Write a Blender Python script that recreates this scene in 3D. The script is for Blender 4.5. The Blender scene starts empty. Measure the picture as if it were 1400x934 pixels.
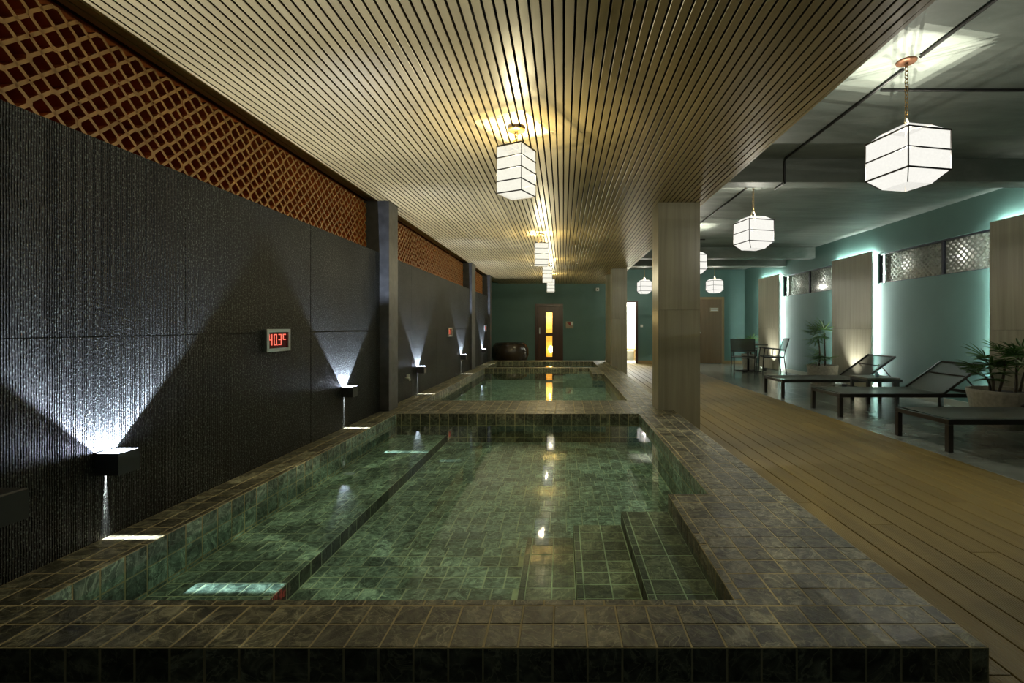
import bpy, bmesh, math, random
from mathutils import Vector, Matrix, Euler
random.seed(7)
R = math.radians
scene = bpy.context.scene
COL = scene.collection

# ------------------------------------------------------------------ camera, world, exposure
EYE = 1.17                       # eye height above the floor
cam_data = bpy.data.cameras.new('camera')
cam_data.sensor_width = 36.0
cam_data.lens = 635.0 / 1400.0 * 36.0
cam_data.shift_x = -0.05
cam_data.shift_y = -0.0143
cam_data.clip_start = 0.05
cam = bpy.data.objects.new('camera', cam_data)
cam.location = (0, 0, EYE)
cam.rotation_euler = (R(90), 0, 0)
COL.objects.link(cam)
scene.camera = cam
world = bpy.data.worlds.new('world')
scene.world = world
world.use_nodes = True
world.node_tree.nodes['Background'].inputs[0].default_value = (0.6, 0.8, 0.75, 1)
world.node_tree.nodes['Background'].inputs[1].default_value = 0.012
vs = scene.view_settings
scene.display_settings.display_device = 'sRGB'
vs.view_transform = 'Standard'
vs.look = 'None'
vs.gamma = 1.0
vs.use_curve_mapping = False
vs.exposure = 2.0
cy = scene.cycles
cy.use_denoising = True
try:
    cy.denoiser = 'OPENIMAGEDENOISE'
except Exception:
    pass
cy.max_bounces = 10
cy.diffuse_bounces = 4
cy.glossy_bounces = 4
cy.transmission_bounces = 4
cy.transparent_max_bounces = 16
cy.caustics_reflective = False
cy.caustics_refractive = False
cy.sample_clamp_indirect = 4.0

# light strengths
P_C = 34.0        # bulbs of the tall lanterns under the slatted ceiling
P_R = 30.0        # bulbs of the chamfered lanterns
E_SHADE = 0.26     # paper of the shades
P_UP = 52.0        # sconce, upward
P_DOWN = 14.0     # sconce, downward slit
E_LED = 60.0      # strips behind the wall panels
P_FLOOR = 24.0     # floor uplights
WARM = (1.0, 0.88, 0.54)
WARM_R = (1.0, 0.95, 0.80)
COOL = (0.70, 0.79, 1.0)
LEDC = (0.86, 1.0, 0.93)

# ------------------------------------------------------------------ materials
def new_mat(name):
    m = bpy.data.materials.new(name)
    m.use_nodes = True
    nt = m.node_tree
    b = nt.nodes['Principled BSDF']
    return m, nt, b

def N(nt, kind, **kw):
    n = nt.nodes.new(kind)
    for k, v in kw.items():
        if k in n.inputs:
            n.inputs[k].default_value = v
        else:
            setattr(n, k, v)
    return n

def ramp(nt, fac, stops):
    r = nt.nodes.new('ShaderNodeValToRGB')
    els = r.color_ramp.elements
    while len(els) < len(stops):
        els.new(0.5)
    for e, (p, c) in zip(els, stops):
        e.position = p
        e.color = (c[0], c[1], c[2], 1)
    nt.links.new(fac, r.inputs[0])
    return r

def plain(name, col, rough=0.5, metal=0.0, var=0.0, scale=8.0, bump=0.0, spec=0.5):
    m, nt, b = new_mat(name)
    b.inputs['Roughness'].default_value = rough
    b.inputs['Metallic'].default_value = metal
    b.inputs['Specular IOR Level'].default_value = spec
    geo = N(nt, 'ShaderNodeNewGeometry')
    no = N(nt, 'ShaderNodeTexNoise', Scale=scale, Detail=5.0)
    nt.links.new(geo.outputs['Position'], no.inputs['Vector'])
    v = max(var, 0.04)
    rp = ramp(nt, no.outputs['Fac'], [(0.3, [c * (1 - v) for c in col]), (0.7, [min(1, c * (1 + v)) for c in col])])
    nt.links.new(rp.outputs[0], b.inputs['Base Color'])
    if bump:
        bp = N(nt, 'ShaderNodeBump', Strength=bump, Distance=0.01)
        nt.links.new(no.outputs['Fac'], bp.inputs['Height'])
        nt.links.new(bp.outputs[0], b.inputs['Normal'])
    return m

def rand_value(nt):
    """one random number per separate tile, whether it is its own object or an island of a joined mesh"""
    oi = N(nt, 'ShaderNodeObjectInfo')
    ge = N(nt, 'ShaderNodeNewGeometry')
    a = N(nt, 'ShaderNodeMath', operation='ADD')
    nt.links.new(oi.outputs['Random'], a.inputs[0])
    nt.links.new(ge.outputs['Random Per Island'], a.inputs[1])
    f = N(nt, 'ShaderNodeMath', operation='FRACT')
    nt.links.new(a.outputs[0], f.inputs[0])
    return f.outputs[0], ge

def slate(name, dark, mid, light, rough=0.42, bump=0.35):
    m, nt, b = new_mat(name)
    rnd, ge = rand_value(nt)
    mul = N(nt, 'ShaderNodeMath', operation='MULTIPLY')
    mul.inputs[1].default_value = 37.0
    nt.links.new(rnd, mul.inputs[0])
    comb = N(nt, 'ShaderNodeCombineXYZ')
    for i in range(3):
        nt.links.new(mul.outputs[0], comb.inputs[i])
    add = N(nt, 'ShaderNodeVectorMath', operation='ADD')
    nt.links.new(ge.outputs['Position'], add.inputs[0])
    nt.links.new(comb.outputs[0], add.inputs[1])
    n1 = N(nt, 'ShaderNodeTexNoise', Scale=11.0, Detail=7.0, Roughness=0.62, Distortion=2.0)
    n2 = N(nt, 'ShaderNodeTexNoise', Scale=5.0, Detail=4.0, Roughness=0.5, Distortion=3.5)
    n3 = N(nt, 'ShaderNodeTexNoise', Scale=45.0, Detail=6.0, Roughness=0.7)
    for n in (n1, n2, n3):
        nt.links.new(add.outputs[0], n.inputs['Vector'])
    base = ramp(nt, n1.outputs['Fac'], [(0.38, dark), (0.52, mid), (0.66, light)])
    # pale veins where the distorted noise crosses its middle
    ab = N(nt, 'ShaderNodeMath', operation='SUBTRACT'); ab.inputs[1].default_value = 0.5
    nt.links.new(n2.outputs['Fac'], ab.inputs[0])
    ab2 = N(nt, 'ShaderNodeMath', operation='ABSOLUTE')
    nt.links.new(ab.outputs[0], ab2.inputs[0])
    vein = ramp(nt, ab2.outputs[0], [(0.0, (0.5, 0.5, 0.5)), (0.022, (0, 0, 0))])
    mixv = N(nt, 'ShaderNodeMix', data_type='RGBA')
    nt.links.new(vein.outputs[0], mixv.inputs[0])
    nt.links.new(base.outputs[0], mixv.inputs[6])
    mixv.inputs[7].default_value = (min(1, light[0] * 1.9), min(1, light[1] * 1.9), min(1, light[2] * 1.8), 1)
    # brightness of each tile
    vr = N(nt, 'ShaderNodeMapRange')
    vr.inputs['To Min'].default_value = 0.55
    vr.inputs['To Max'].default_value = 1.35
    nt.links.new(rnd, vr.inputs['Value'])
    hsv = N(nt, 'ShaderNodeHueSaturation')
    nt.links.new(vr.outputs[0], hsv.inputs['Value'])
    nt.links.new(mixv.outputs[2], hsv.inputs['Color'])
    nt.links.new(hsv.outputs[0], b.inputs['Base Color'])
    rr = N(nt, 'ShaderNodeMapRange')
    rr.inputs['To Min'].default_value = rough - 0.1
    rr.inputs['To Max'].default_value = rough + 0.15
    nt.links.new(n3.outputs['Fac'], rr.inputs['Value'])
    nt.links.new(rr.outputs[0], b.inputs['Roughness'])
    sm = N(nt, 'ShaderNodeMath', operation='ADD')
    nt.links.new(n1.outputs['Fac'], sm.inputs[0])
    m3 = N(nt, 'ShaderNodeMath', operation='MULTIPLY'); m3.inputs[1].default_value = 0.35
    nt.links.new(n3.outputs['Fac'], m3.inputs[0])
    nt.links.new(m3.outputs[0], sm.inputs[1])
    bp = N(nt, 'ShaderNodeBump', Strength=bump, Distance=0.012)
    nt.links.new(sm.outputs[0], bp.inputs['Height'])
    nt.links.new(bp.outputs[0], b.inputs['Normal'])
    return m

def ribbed_stone():
    m, nt, b = new_mat('combed black stone')
    geo = N(nt, 'ShaderNodeNewGeometry')
    sep = N(nt, 'ShaderNodeSeparateXYZ')
    nt.links.new(geo.outputs['Position'], sep.inputs[0])
    wob = N(nt, 'ShaderNodeTexNoise', Scale=14.0, Detail=3.0)
    nt.links.new(geo.outputs['Position'], wob.inputs['Vector'])
    # ribs run up the wall, about 9 mm apart
    mm = N(nt, 'ShaderNodeMath', operation='MULTIPLY'); mm.inputs[1].default_value = 2 * math.pi / 0.0088
    nt.links.new(sep.outputs['Y'], mm.inputs[0])
    w2 = N(nt, 'ShaderNodeMath', operation='MULTIPLY'); w2.inputs[1].default_value = 5.0
    nt.links.new(wob.outputs['Fac'], w2.inputs[0])
    ad = N(nt, 'ShaderNodeMath', operation='ADD')
    nt.links.new(mm.outputs[0], ad.inputs[0]); nt.links.new(w2.outputs[0], ad.inputs[1])
    si = N(nt, 'ShaderNodeMath', operation='SINE')
    nt.links.new(ad.outputs[0], si.inputs[0])
    pit = N(nt, 'ShaderNodeTexNoise', Scale=95.0, Detail=2.0, Roughness=0.6)
    nt.links.new(geo.outputs['Position'], pit.inputs['Vector'])
    pm = N(nt, 'ShaderNodeMath', operation='MULTIPLY'); pm.inputs[1].default_value = 3.4
    nt.links.new(pit.outputs['Fac'], pm.inputs[0])
    hs = N(nt, 'ShaderNodeMath', operation='ADD')
    nt.links.new(si.outputs[0], hs.inputs[0]); nt.links.new(pm.outputs[0], hs.inputs[1])
    bp = N(nt, 'ShaderNodeBump', Strength=1.0, Distance=0.0022)
    nt.links.new(hs.outputs[0], bp.inputs['Height'])
    nt.links.new(bp.outputs[0], b.inputs['Normal'])
    big = N(nt, 'ShaderNodeTexNoise', Scale=2.2, Detail=6.0, Roughness=0.65)
    nt.links.new(geo.outputs['Position'], big.inputs['Vector'])
    c1 = ramp(nt, big.outputs['Fac'], [(0.3, (0.0095, 0.0118, 0.0104)), (0.7, (0.027, 0.032, 0.0285))])
    # glints on the broken crests are painted into the colour, the grooves stay dark
    cr1 = N(nt, 'ShaderNodeMapRange', interpolation_type='SMOOTHSTEP')
    cr1.inputs['From Min'].default_value = -0.5; cr1.inputs['From Max'].default_value = 0.7
    nt.links.new(si.outputs[0], cr1.inputs['Value'])
    cr2 = N(nt, 'ShaderNodeMapRange', interpolation_type='SMOOTHSTEP')
    cr2.inputs['From Min'].default_value = 0.47; cr2.inputs['From Max'].default_value = 0.68
    cr2.inputs['To Min'].default_value = 0.2; cr2.inputs['To Max'].default_value = 8.0
    nt.links.new(pit.outputs['Fac'], cr2.inputs['Value'])
    cr = N(nt, 'ShaderNodeMath', operation='MULTIPLY_ADD')
    nt.links.new(cr1.outputs[0], cr.inputs[0]); nt.links.new(cr2.outputs[0], cr.inputs[1]); cr.inputs[2].default_value = 0.12
    mx = N(nt, 'ShaderNodeMix', data_type='RGBA', blend_type='MULTIPLY')
    mx.inputs[0].default_value = 1.0
    nt.links.new(c1.outputs[0], mx.inputs[6])
    nt.links.new(cr.outputs[0], mx.inputs[7])
    nt.links.new(mx.outputs[2], b.inputs['Base Color'])
    b.inputs['Roughness'].default_value = 0.55
    b.inputs['Specular IOR Level'].default_value = 0.3
    return m

def streaked(name, c0, c1, axis='Z', scale=9.0, rough=0.45, stretch=0.06, bump=0.05):
    """stone or timber with long streaks along one axis; every piece gets its own part of the pattern"""
    m, nt, b = new_mat(name)
    rnd, ge = rand_value(nt)
    mp = N(nt, 'ShaderNodeMapping')
    sc = {'X': (stretch, 1, 1), 'Y': (1, stretch, 1), 'Z': (1, 1, stretch)}[axis]
    mp.inputs['Scale'].default_value = sc
    nt.links.new(ge.outputs['Position'], mp.inputs['Vector'])
    mul = N(nt, 'ShaderNodeMath', operation='MULTIPLY'); mul.inputs[1].default_value = 23.0
    nt.links.new(rnd, mul.inputs[0])
    nt.links.new(mul.outputs[0], mp.inputs['Location'])
    no = N(nt, 'ShaderNodeTexNoise', Scale=scale, Detail=6.0, Roughness=0.6, Distortion=0.4)
    nt.links.new(mp.outputs[0], no.inputs['Vector'])
    rp = ramp(nt, no.outputs['Fac'], [(0.3, c0), (0.7, c1)])
    vr = N(nt, 'ShaderNodeMapRange')
    vr.inputs['To Min'].default_value = 0.88; vr.inputs['To Max'].default_value = 1.1
    nt.links.new(rnd, vr.inputs['Value'])
    hsv = N(nt, 'ShaderNodeHueSaturation')
    nt.links.new(vr.outputs[0], hsv.inputs['Value'])
    nt.links.new(rp.outputs[0], hsv.inputs['Color'])
    nt.links.new(hsv.outputs[0], b.inputs['Base Color'])
    b.inputs['Roughness'].default_value = rough
    if bump:
        bp = N(nt, 'ShaderNodeBump', Strength=bump, Distance=0.01)
        nt.links.new(no.outputs['Fac'], bp.inputs['Height'])
        nt.links.new(bp.outputs[0], b.inputs['Normal'])
    return m

def grooved_deck():
    m = streaked('brown composite decking', (0.098, 0.070, 0.017), (0.140, 0.102, 0.027), 'Y', 14, 0.55, 0.05, 0.0)
    nt = m.node_tree
    b = nt.nodes['Principled BSDF']
    b.inputs['Specular IOR Level'].default_value = 0.28
    geo = N(nt, 'ShaderNodeNewGeometry')
    sep = N(nt, 'ShaderNodeSeparateXYZ')
    nt.links.new(geo.outputs['Position'], sep.inputs[0])
    mm = N(nt, 'ShaderNodeMath', operation='MULTIPLY'); mm.inputs[1].default_value = 2 * math.pi / 0.0125
    nt.links.new(sep.outputs['X'], mm.inputs[0])
    si = N(nt, 'ShaderNodeMath', operation='SINE')
    nt.links.new(mm.outputs[0], si.inputs[0])
    bp = N(nt, 'ShaderNodeBump', Strength=0.35, Distance=0.0015)
    nt.links.new(si.outputs[0], bp.inputs['Height'])
    nt.links.new(bp.outputs[0], b.inputs['Normal'])
    return m

def concrete():
    m, nt, b = new_mat('brushed grey concrete')
    geo = N(nt, 'ShaderNodeNewGeometry')
    mp = N(nt, 'ShaderNodeMapping')
    mp.inputs['Scale'].default_value = (0.35, 1.2, 1.0)
    nt.links.new(geo.outputs['Position'], mp.inputs['Vector'])
    n1 = N(nt, 'ShaderNodeTexNoise', Scale=2.6, Detail=9.0, Roughness=0.68, Distortion=0.8)
    nt.links.new(mp.outputs[0], n1.inputs['Vector'])
    rp = ramp(nt, n1.outputs['Fac'], [(0.34, (0.14, 0.162, 0.142)), (0.52, (0.20, 0.226, 0.20)), (0.68, (0.265, 0.29, 0.26))])
    nt.links.new(rp.outputs[0], b.inputs['Base Color'])
    b.inputs['Roughness'].default_value = 0.55
    bp = N(nt, 'ShaderNodeBump', Strength=0.15, Distance=0.02)
    nt.links.new(n1.outputs['Fac'], bp.inputs['Height'])
    nt.links.new(bp.outputs[0], b.inputs['Normal'])
    return m

def schlick(nt, f0):
    """mirror share of a thin clear surface, the same from both of its sides"""
    ge = N(nt, 'ShaderNodeNewGeometry')
    dt = N(nt, 'ShaderNodeVectorMath', operation='DOT_PRODUCT')
    nt.links.new(ge.outputs['Normal'], dt.inputs[0]); nt.links.new(ge.outputs['Incoming'], dt.inputs[1])
    ab = N(nt, 'ShaderNodeMath', operation='ABSOLUTE'); nt.links.new(dt.outputs['Value'], ab.inputs[0])
    su = N(nt, 'ShaderNodeMath', operation='SUBTRACT'); su.inputs[0].default_value = 1.0; nt.links.new(ab.outputs[0], su.inputs[1])
    pw = N(nt, 'ShaderNodeMath', operation='POWER'); pw.inputs[1].default_value = 5.0; nt.links.new(su.outputs[0], pw.inputs[0])
    ma = N(nt, 'ShaderNodeMath', operation='MULTIPLY_ADD'); ma.inputs[1].default_value = 1 - f0; ma.inputs[2].default_value = f0
    nt.links.new(pw.outputs[0], ma.inputs[0])
    return ma

def water_mat(tint):
    m, nt, b = new_mat('pool water')
    nt.nodes.remove(b)
    out = nt.nodes['Material Output']
    geo = N(nt, 'ShaderNodeNewGeometry')
    n1 = N(nt, 'ShaderNodeTexNoise', Scale=4.5, Detail=2.0)
    nt.links.new(geo.outputs['Position'], n1.inputs['Vector'])
    bp = N(nt, 'ShaderNodeBump', Strength=0.05, Distance=0.01)
    nt.links.new(n1.outputs['Fac'], bp.inputs['Height'])
    fr = schlick(nt, 0.022)
    tr = N(nt, 'ShaderNodeBsdfTransparent')
    tr.inputs[0].default_value = (*tint, 1)
    gl = N(nt, 'ShaderNodeBsdfGlossy', Roughness=0.03)
    gl.inputs[0].default_value = (1, 1, 1, 1)
    nt.links.new(bp.outputs[0], gl.inputs['Normal'])
    mx = N(nt, 'ShaderNodeMixShader')
    nt.links.new(fr.outputs[0], mx.inputs[0])
    nt.links.new(tr.outputs[0], mx.inputs[1])
    nt.links.new(gl.outputs[0], mx.inputs[2])
    nt.links.new(mx.outputs[0], out.inputs[0])
    return m

def glass_mat(name, tint=(0.9, 0.92, 0.9)):
    m, nt, b = new_mat(name)
    nt.nodes.remove(b)
    out = nt.nodes['Material Output']
    fr = schlick(nt, 0.04)
    tr = N(nt, 'ShaderNodeBsdfTransparent'); tr.inputs[0].default_value = (*tint, 1)
    gl = N(nt, 'ShaderNodeBsdfGlossy', Roughness=0.08)
    mx = N(nt, 'ShaderNodeMixShader')
    nt.links.new(fr.outputs[0], mx.inputs[0])
    nt.links.new(tr.outputs[0], mx.inputs[1])
    nt.links.new(gl.outputs[0], mx.inputs[2])
    nt.links.new(mx.outputs[0], out.inputs[0])
    return m

def paper_mat(name, col, e):
    """lantern paper: glows from the bulb inside and lets part of its light straight through"""
    m, nt, b = new_mat(name)
    nt.nodes.remove(b)
    out = nt.nodes['Material Output']
    em = N(nt, 'ShaderNodeEmission', Strength=e)
    em.inputs[0].default_value = (*col, 1)
    geo = N(nt, 'ShaderNodeNewGeometry')
    no = N(nt, 'ShaderNodeTexNoise', Scale=60.0, Detail=4.0)
    nt.links.new(geo.outputs['Position'], no.inputs['Vector'])
    rp = ramp(nt, no.outputs['Fac'], [(0.3, [c * 0.92 for c in col]), (0.7, col)])
    nt.links.new(rp.outputs[0], em.inputs[0])
    tr = N(nt, 'ShaderNodeBsdfTransparent')
    mx = N(nt, 'ShaderNodeMixShader'); mx.inputs[0].default_value = 0.6
    nt.links.new(tr.outputs[0], mx.inputs[1])
    nt.links.new(em.outputs[0], mx.inputs[2])
    nt.links.new(mx.outputs[0], out.inputs[0])
    return m

def emit(name, col, e):
    m, nt, b = new_mat(name)
    nt.nodes.remove(b)
    em = N(nt, 'ShaderNodeEmission', Strength=e)
    em.inputs[0].default_value = (*col, 1)
    nt.links.new(em.outputs[0], nt.nodes['Material Output'].inputs[0])
    return m

def sling_mat():
    m, nt, b = new_mat('grey woven sling fabric')
    out = nt.nodes['Material Output']
    b.inputs['Base Color'].default_value = (0.075, 0.075, 0.06, 1)
    b.inputs['Roughness'].default_value = 0.55
    geo = N(nt, 'ShaderNodeNewGeometry')
    ck = N(nt, 'ShaderNodeTexNoise', Scale=400.0, Detail=1.0)
    nt.links.new(geo.outputs['Position'], ck.inputs['Vector'])
    rp = ramp(nt, ck.outputs['Fac'], [(0.35, (0.06, 0.06, 0.048)), (0.65, (0.11, 0.11, 0.09))])
    nt.links.new(rp.outputs[0], b.inputs['Base Color'])
    tr = N(nt, 'ShaderNodeBsdfTransparent')
    mx = N(nt, 'ShaderNodeMixShader'); mx.inputs[0].default_value = 0.84
    nt.links.new(tr.outputs[0], mx.inputs[1])
    nt.links.new(b.outputs[0], mx.inputs[2])
    nt.links.new(mx.outputs[0], out.inputs[0])
    return m

M = {}
M['slate'] = slate('grey slate tile', (0.036, 0.038, 0.026), (0.112, 0.112, 0.076), (0.25, 0.25, 0.175))
M['slate_pool'] = slate('green grey slate pool tile', (0.058, 0.090, 0.078), (0.180, 0.262, 0.225), (0.39, 0.51, 0.45), 0.45)
M['slate_dark'] = slate('dark slate edge and shaded riser tile', (0.018, 0.022, 0.017), (0.048, 0.056, 0.044), (0.10, 0.11, 0.09))  # own tone of the edge strips; on the risers it stands for shade
M['grout'] = plain('tan grout', (0.44, 0.38, 0.22), 0.8, var=0.2, scale=20)
M['grout_pool'] = plain('pale green grout', (0.50, 0.56, 0.42), 0.8, var=0.2, scale=20)
M['stone'] = ribbed_stone()
M['stone_plain'] = plain('dark grey stone', (0.055, 0.058, 0.060), 0.5, var=0.3, scale=12, bump=0.2)
M['black_gap'] = plain('dark backing board', (0.006, 0.005, 0.004), 0.8)
M['slat'] = streaked('oak slat', (0.38, 0.285, 0.125), (0.47, 0.36, 0.17), 'Y', 10, 0.36, 0.02, 0.02)
M['slat_side_shade'] = plain('shaded slat side', (0.07, 0.045, 0.016), 0.5)  # oak sides coloured dark, the shade of the gaps put into the colour
M['slat_dark'] = streaked('brown slat', (0.34, 0.22, 0.085), (0.46, 0.30, 0.125), 'Y', 10, 0.5, 0.02, 0.02)  # slightly browner tone for the raised slats beside the lattice
M['clay_front'] = plain('ochre clay edge', (0.36, 0.195, 0.055), 0.55, var=0.2, scale=15)
M['clay'] = plain('red brown glazed clay', (0.40, 0.115, 0.030), 0.3, var=0.25, scale=9)
M['block_grey'] = plain('beige clay block', (0.46, 0.45, 0.42), 0.5, var=0.15, scale=9)
M['deck'] = grooved_deck()
M['deck_gap'] = plain('dark gap under decking', (0.012, 0.010, 0.006), 0.9)
M['floor_tile'] = plain('polished grey floor tile', (0.150, 0.165, 0.142), 0.24, var=0.25, scale=3)
M['floor_grout'] = plain('grey floor grout', (0.06, 0.065, 0.058), 0.6)
M['teal'] = plain('teal wall paint', (0.088, 0.172, 0.154), 0.6, var=0.05, scale=3)
M['travertine'] = streaked('wood grain travertine', (0.27, 0.26, 0.195), (0.40, 0.385, 0.295), 'Z', 16, 0.32, 0.035, 0.03)
M['concrete'] = concrete()
M['black_metal'] = plain('black powder coated metal', (0.014, 0.014, 0.014), 0.45)
M['dark_box'] = plain('charcoal painted metal', (0.028, 0.030, 0.032), 0.42)
M['white_inside'] = plain('white enamel', (0.75, 0.76, 0.8), 0.4)
M['frame_brown'] = plain('dark brown powder coated frame', (0.018, 0.015, 0.011), 0.4)
M['sling'] = sling_mat()
M['brass'] = plain('aged brass', (0.38, 0.24, 0.08), 0.35, 0.8)
M['copper'] = plain('brown copper canopy', (0.20, 0.095, 0.05), 0.45, 0.6)
M['cream'] = plain('cream painted ring', (0.55, 0.47, 0.32), 0.5)
M['steel'] = plain('brushed steel', (0.55, 0.57, 0.55), 0.3, 0.9)
M['paper_c'] = paper_mat('warm lantern paper', (1.0, 0.97, 0.82), E_SHADE)
M['paper_r'] = paper_mat('white lantern paper', (1.0, 0.98, 0.90), E_SHADE)
M['led'] = emit('cool led strip', LEDC, E_LED)
M['red_led'] = emit('red display digit', (1.0, 0.14, 0.09), 0.42)
M['red_dark'] = plain('dark red display window', (0.10, 0.006, 0.006), 0.25)
M['door_brown'] = streaked('brown door veneer', (0.12, 0.075, 0.032), (0.17, 0.108, 0.05), 'Z', 14, 0.45, 0.05)
M['door_dark'] = streaked('dark mahogany', (0.045, 0.018, 0.010), (0.075, 0.032, 0.017), 'Z', 14, 0.35, 0.05)
M['sauna'] = streaked('pale sauna timber', (0.62, 0.42, 0.16), (0.75, 0.54, 0.24), 'X', 10, 0.5, 0.05)
M['white_tile'] = plain('white wall tile', (0.78, 0.78, 0.72), 0.3)
M['glass'] = glass_mat('window glass')
M['glass_warm'] = glass_mat('amber door glass', (1.0, 0.88, 0.6))
M['urn'] = plain('dark polished stone', (0.030, 0.022, 0.015), 0.22, var=0.3, scale=6)
M['pot'] = plain('grey concrete planter', (0.25, 0.235, 0.19), 0.7, var=0.2, scale=25, bump=0.15)
M['soil'] = plain('potting soil', (0.02, 0.015, 0.01), 0.9)
M['leaf'] = plain('dark green palm leaf', (0.060, 0.150, 0.030), 0.4, var=0.35, scale=12)
M['stem'] = plain('brown fibrous palm stem', (0.045, 0.035, 0.020), 0.8, var=0.3, scale=40)
M['table_top'] = plain('grey brown table top', (0.10, 0.09, 0.065), 0.4)
M['blue_glass'] = plain('pale blue glazed vase', (0.22, 0.34, 0.42), 0.12)
M['beige_plate'] = plain('beige control plate', (0.36, 0.30, 0.20), 0.5)
M['white'] = plain('white plastic', (0.72, 0.74, 0.70), 0.45)
M['red'] = plain('dull red print', (0.26, 0.025, 0.02), 0.5)
M['skirting'] = plain('ochre timber skirting', (0.24, 0.16, 0.065), 0.45)
M['skirting_pale'] = plain('pale skirting', (0.36, 0.37, 0.30), 0.35)
M['window_frame'] = plain('navy black window frame', (0.012, 0.012, 0.02), 0.4)

# ------------------------------------------------------------------ mesh helpers
def mesh_from_bm(bm, name, mats):
    me = bpy.data.meshes.new(name)
    bm.normal_update()
    bm.to_mesh(me)
    bm.free()
    for m in (mats if isinstance(mats, (list, tuple)) else [mats]):
        me.materials.append(m)
    return me

def link(name, me, parent=None, loc=(0, 0, 0), rot=(0, 0, 0)):
    o = bpy.data.objects.new(name, me)
    o.location = loc
    o.rotation_euler = rot
    if parent is not None:
        o.parent = parent
    COL.objects.link(o)
    return o

def obj(name, bm, mat, parent=None, loc=(0, 0, 0), rot=(0, 0, 0), smooth=False):
    me = mesh_from_bm(bm, name, mat)
    if smooth:
        me.polygons.foreach_set('use_smooth', [True] * len(me.polygons))
    return link(name, me, parent, loc, rot)

def thing(name, label, cat, loc=(0, 0, 0), rotz=0, group=None):
    o = bpy.data.objects.new(name, None)
    o.empty_display_size = 0.1
    o.location = loc
    o.rotation_euler = (0, 0, rotz)
    COL.objects.link(o)
    return tag(o, label, cat, group)

def tag(o, label=None, cat=None, group=None, kind=None):
    if label: o['label'] = label
    if cat: o['category'] = cat
    if group: o['group'] = group
    if kind: o['kind'] = kind
    return o

def structure(name, label, cat, bm=None, mat=None):
    if bm is None:
        o = bpy.data.objects.new(name, None)
        COL.objects.link(o)
    else:
        o = obj(name, bm, mat)
    return tag(o, label, cat, None, 'structure')

def copy_tree(root, loc=None, rotz=None, label=None, dx=None):
    r = root.copy(); COL.objects.link(r)
    if loc is not None: r.location = loc
    if rotz is not None: r.rotation_euler = (0, 0, rotz)
    if label: r['label'] = label
    for ch in list(root.children):
        c = ch.copy(); COL.objects.link(c); c.parent = r
        for g in list(ch.children):
            d = g.copy(); COL.objects.link(d); d.parent = c
    return r

def box(bm, x0, x1, y0, y1, z0, z1, bevel=0.0, mi=0):
    vs_ = [bm.verts.new((x, y, z)) for z in (z0, z1) for y in (y0, y1) for x in (x0, x1)]
    fs = []
    for idx in ((0, 2, 3, 1), (4, 5, 7, 6), (0, 1, 5, 4), (2, 6, 7, 3), (0, 4, 6, 2), (1, 3, 7, 5)):
        f = bm.faces.new([vs_[i] for i in idx]); f.material_index = mi; fs.append(f)
    if bevel > 0:
        es = set(e for f in fs for e in f.edges)
        bmesh.ops.bevel(bm, geom=list(es), offset=bevel, segments=1, affect='EDGES', profile=0.5)
    return fs

def BX(*a, **k):
    bm = bmesh.new(); box(bm, *a, **k); return bm

def bar(bm, p, q, w, h=None, up=(0, 0, 1), mi=0):
    """square bar from p to q"""
    h = w if h is None else h
    p, q = Vector(p), Vector(q)
    d = (q - p).normalized()
    u = Vector(up)
    if abs(d.dot(u)) > 0.98: u = Vector((0, 1, 0)) if abs(d.y) < 0.9 else Vector((1, 0, 0))
    s = d.cross(u).normalized(); u = s.cross(d).normalized()
    ring = []
    for c in (p, q):
        ring.append([bm.verts.new(c + s * (a * w / 2) + u * (b * h / 2)) for a, b in ((-1, -1), (1, -1), (1, 1), (-1, 1))])
    A, B = ring
    for f in ([A[3], A[2], A[1], A[0]], B, *[[A[i], A[(i + 1) % 4], B[(i + 1) % 4], B[i]] for i in range(4)]):
        bm.faces.new(f).material_index = mi

def tube(bm, pts, r, n=8, r1=None, cap=True):
    pts = [Vector(p) for p in pts]
    rings = []
    prev_u = None
    for i, p in enumerate(pts):
        if i == 0: d = pts[1] - pts[0]
        elif i == len(pts) - 1: d = pts[-1] - pts[-2]
        else: d = pts[i + 1] - pts[i - 1]
        d.normalize()
        u = Vector((0, 0, 1)) if abs(d.z) < 0.95 else Vector((1, 0, 0))
        s = d.cross(u).normalized(); u = s.cross(d).normalized()
        t = i / (len(pts) - 1)
        rr = r if r1 is None else r + (r1 - r) * t
        rings.append([bm.verts.new(p + (s * math.cos(a) + u * math.sin(a)) * rr) for a in [2 * math.pi * k / n for k in range(n)]])
    for A, B in zip(rings, rings[1:]):
        for k in range(n):
            bm.faces.new((A[k], A[(k + 1) % n], B[(k + 1) % n], B[k]))
    if cap:
        bm.faces.new(rings[0][::-1]); bm.faces.new(rings[-1])

def lathe(bm, prof, n=32, c=(0, 0)):
    rings = []
    for r, z in prof:
        if r < 1e-5:
            rings.append([bm.verts.new((c[0], c[1], z))])
        else:
            rings.append([bm.verts.new((c[0] + r * math.cos(2 * math.pi * k / n), c[1] + r * math.sin(2 * math.pi * k / n), z)) for k in range(n)])
    for A, B in zip(rings, rings[1:]):
        for k in range(n):
            a = [A[k % len(A)], A[(k + 1) % len(A)], B[(k + 1) % len(B)], B[k % len(B)]]
            u = []
            for v in a:
                if v not in u: u.append(v)
            if len(u) > 2: bm.faces.new(u)

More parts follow.
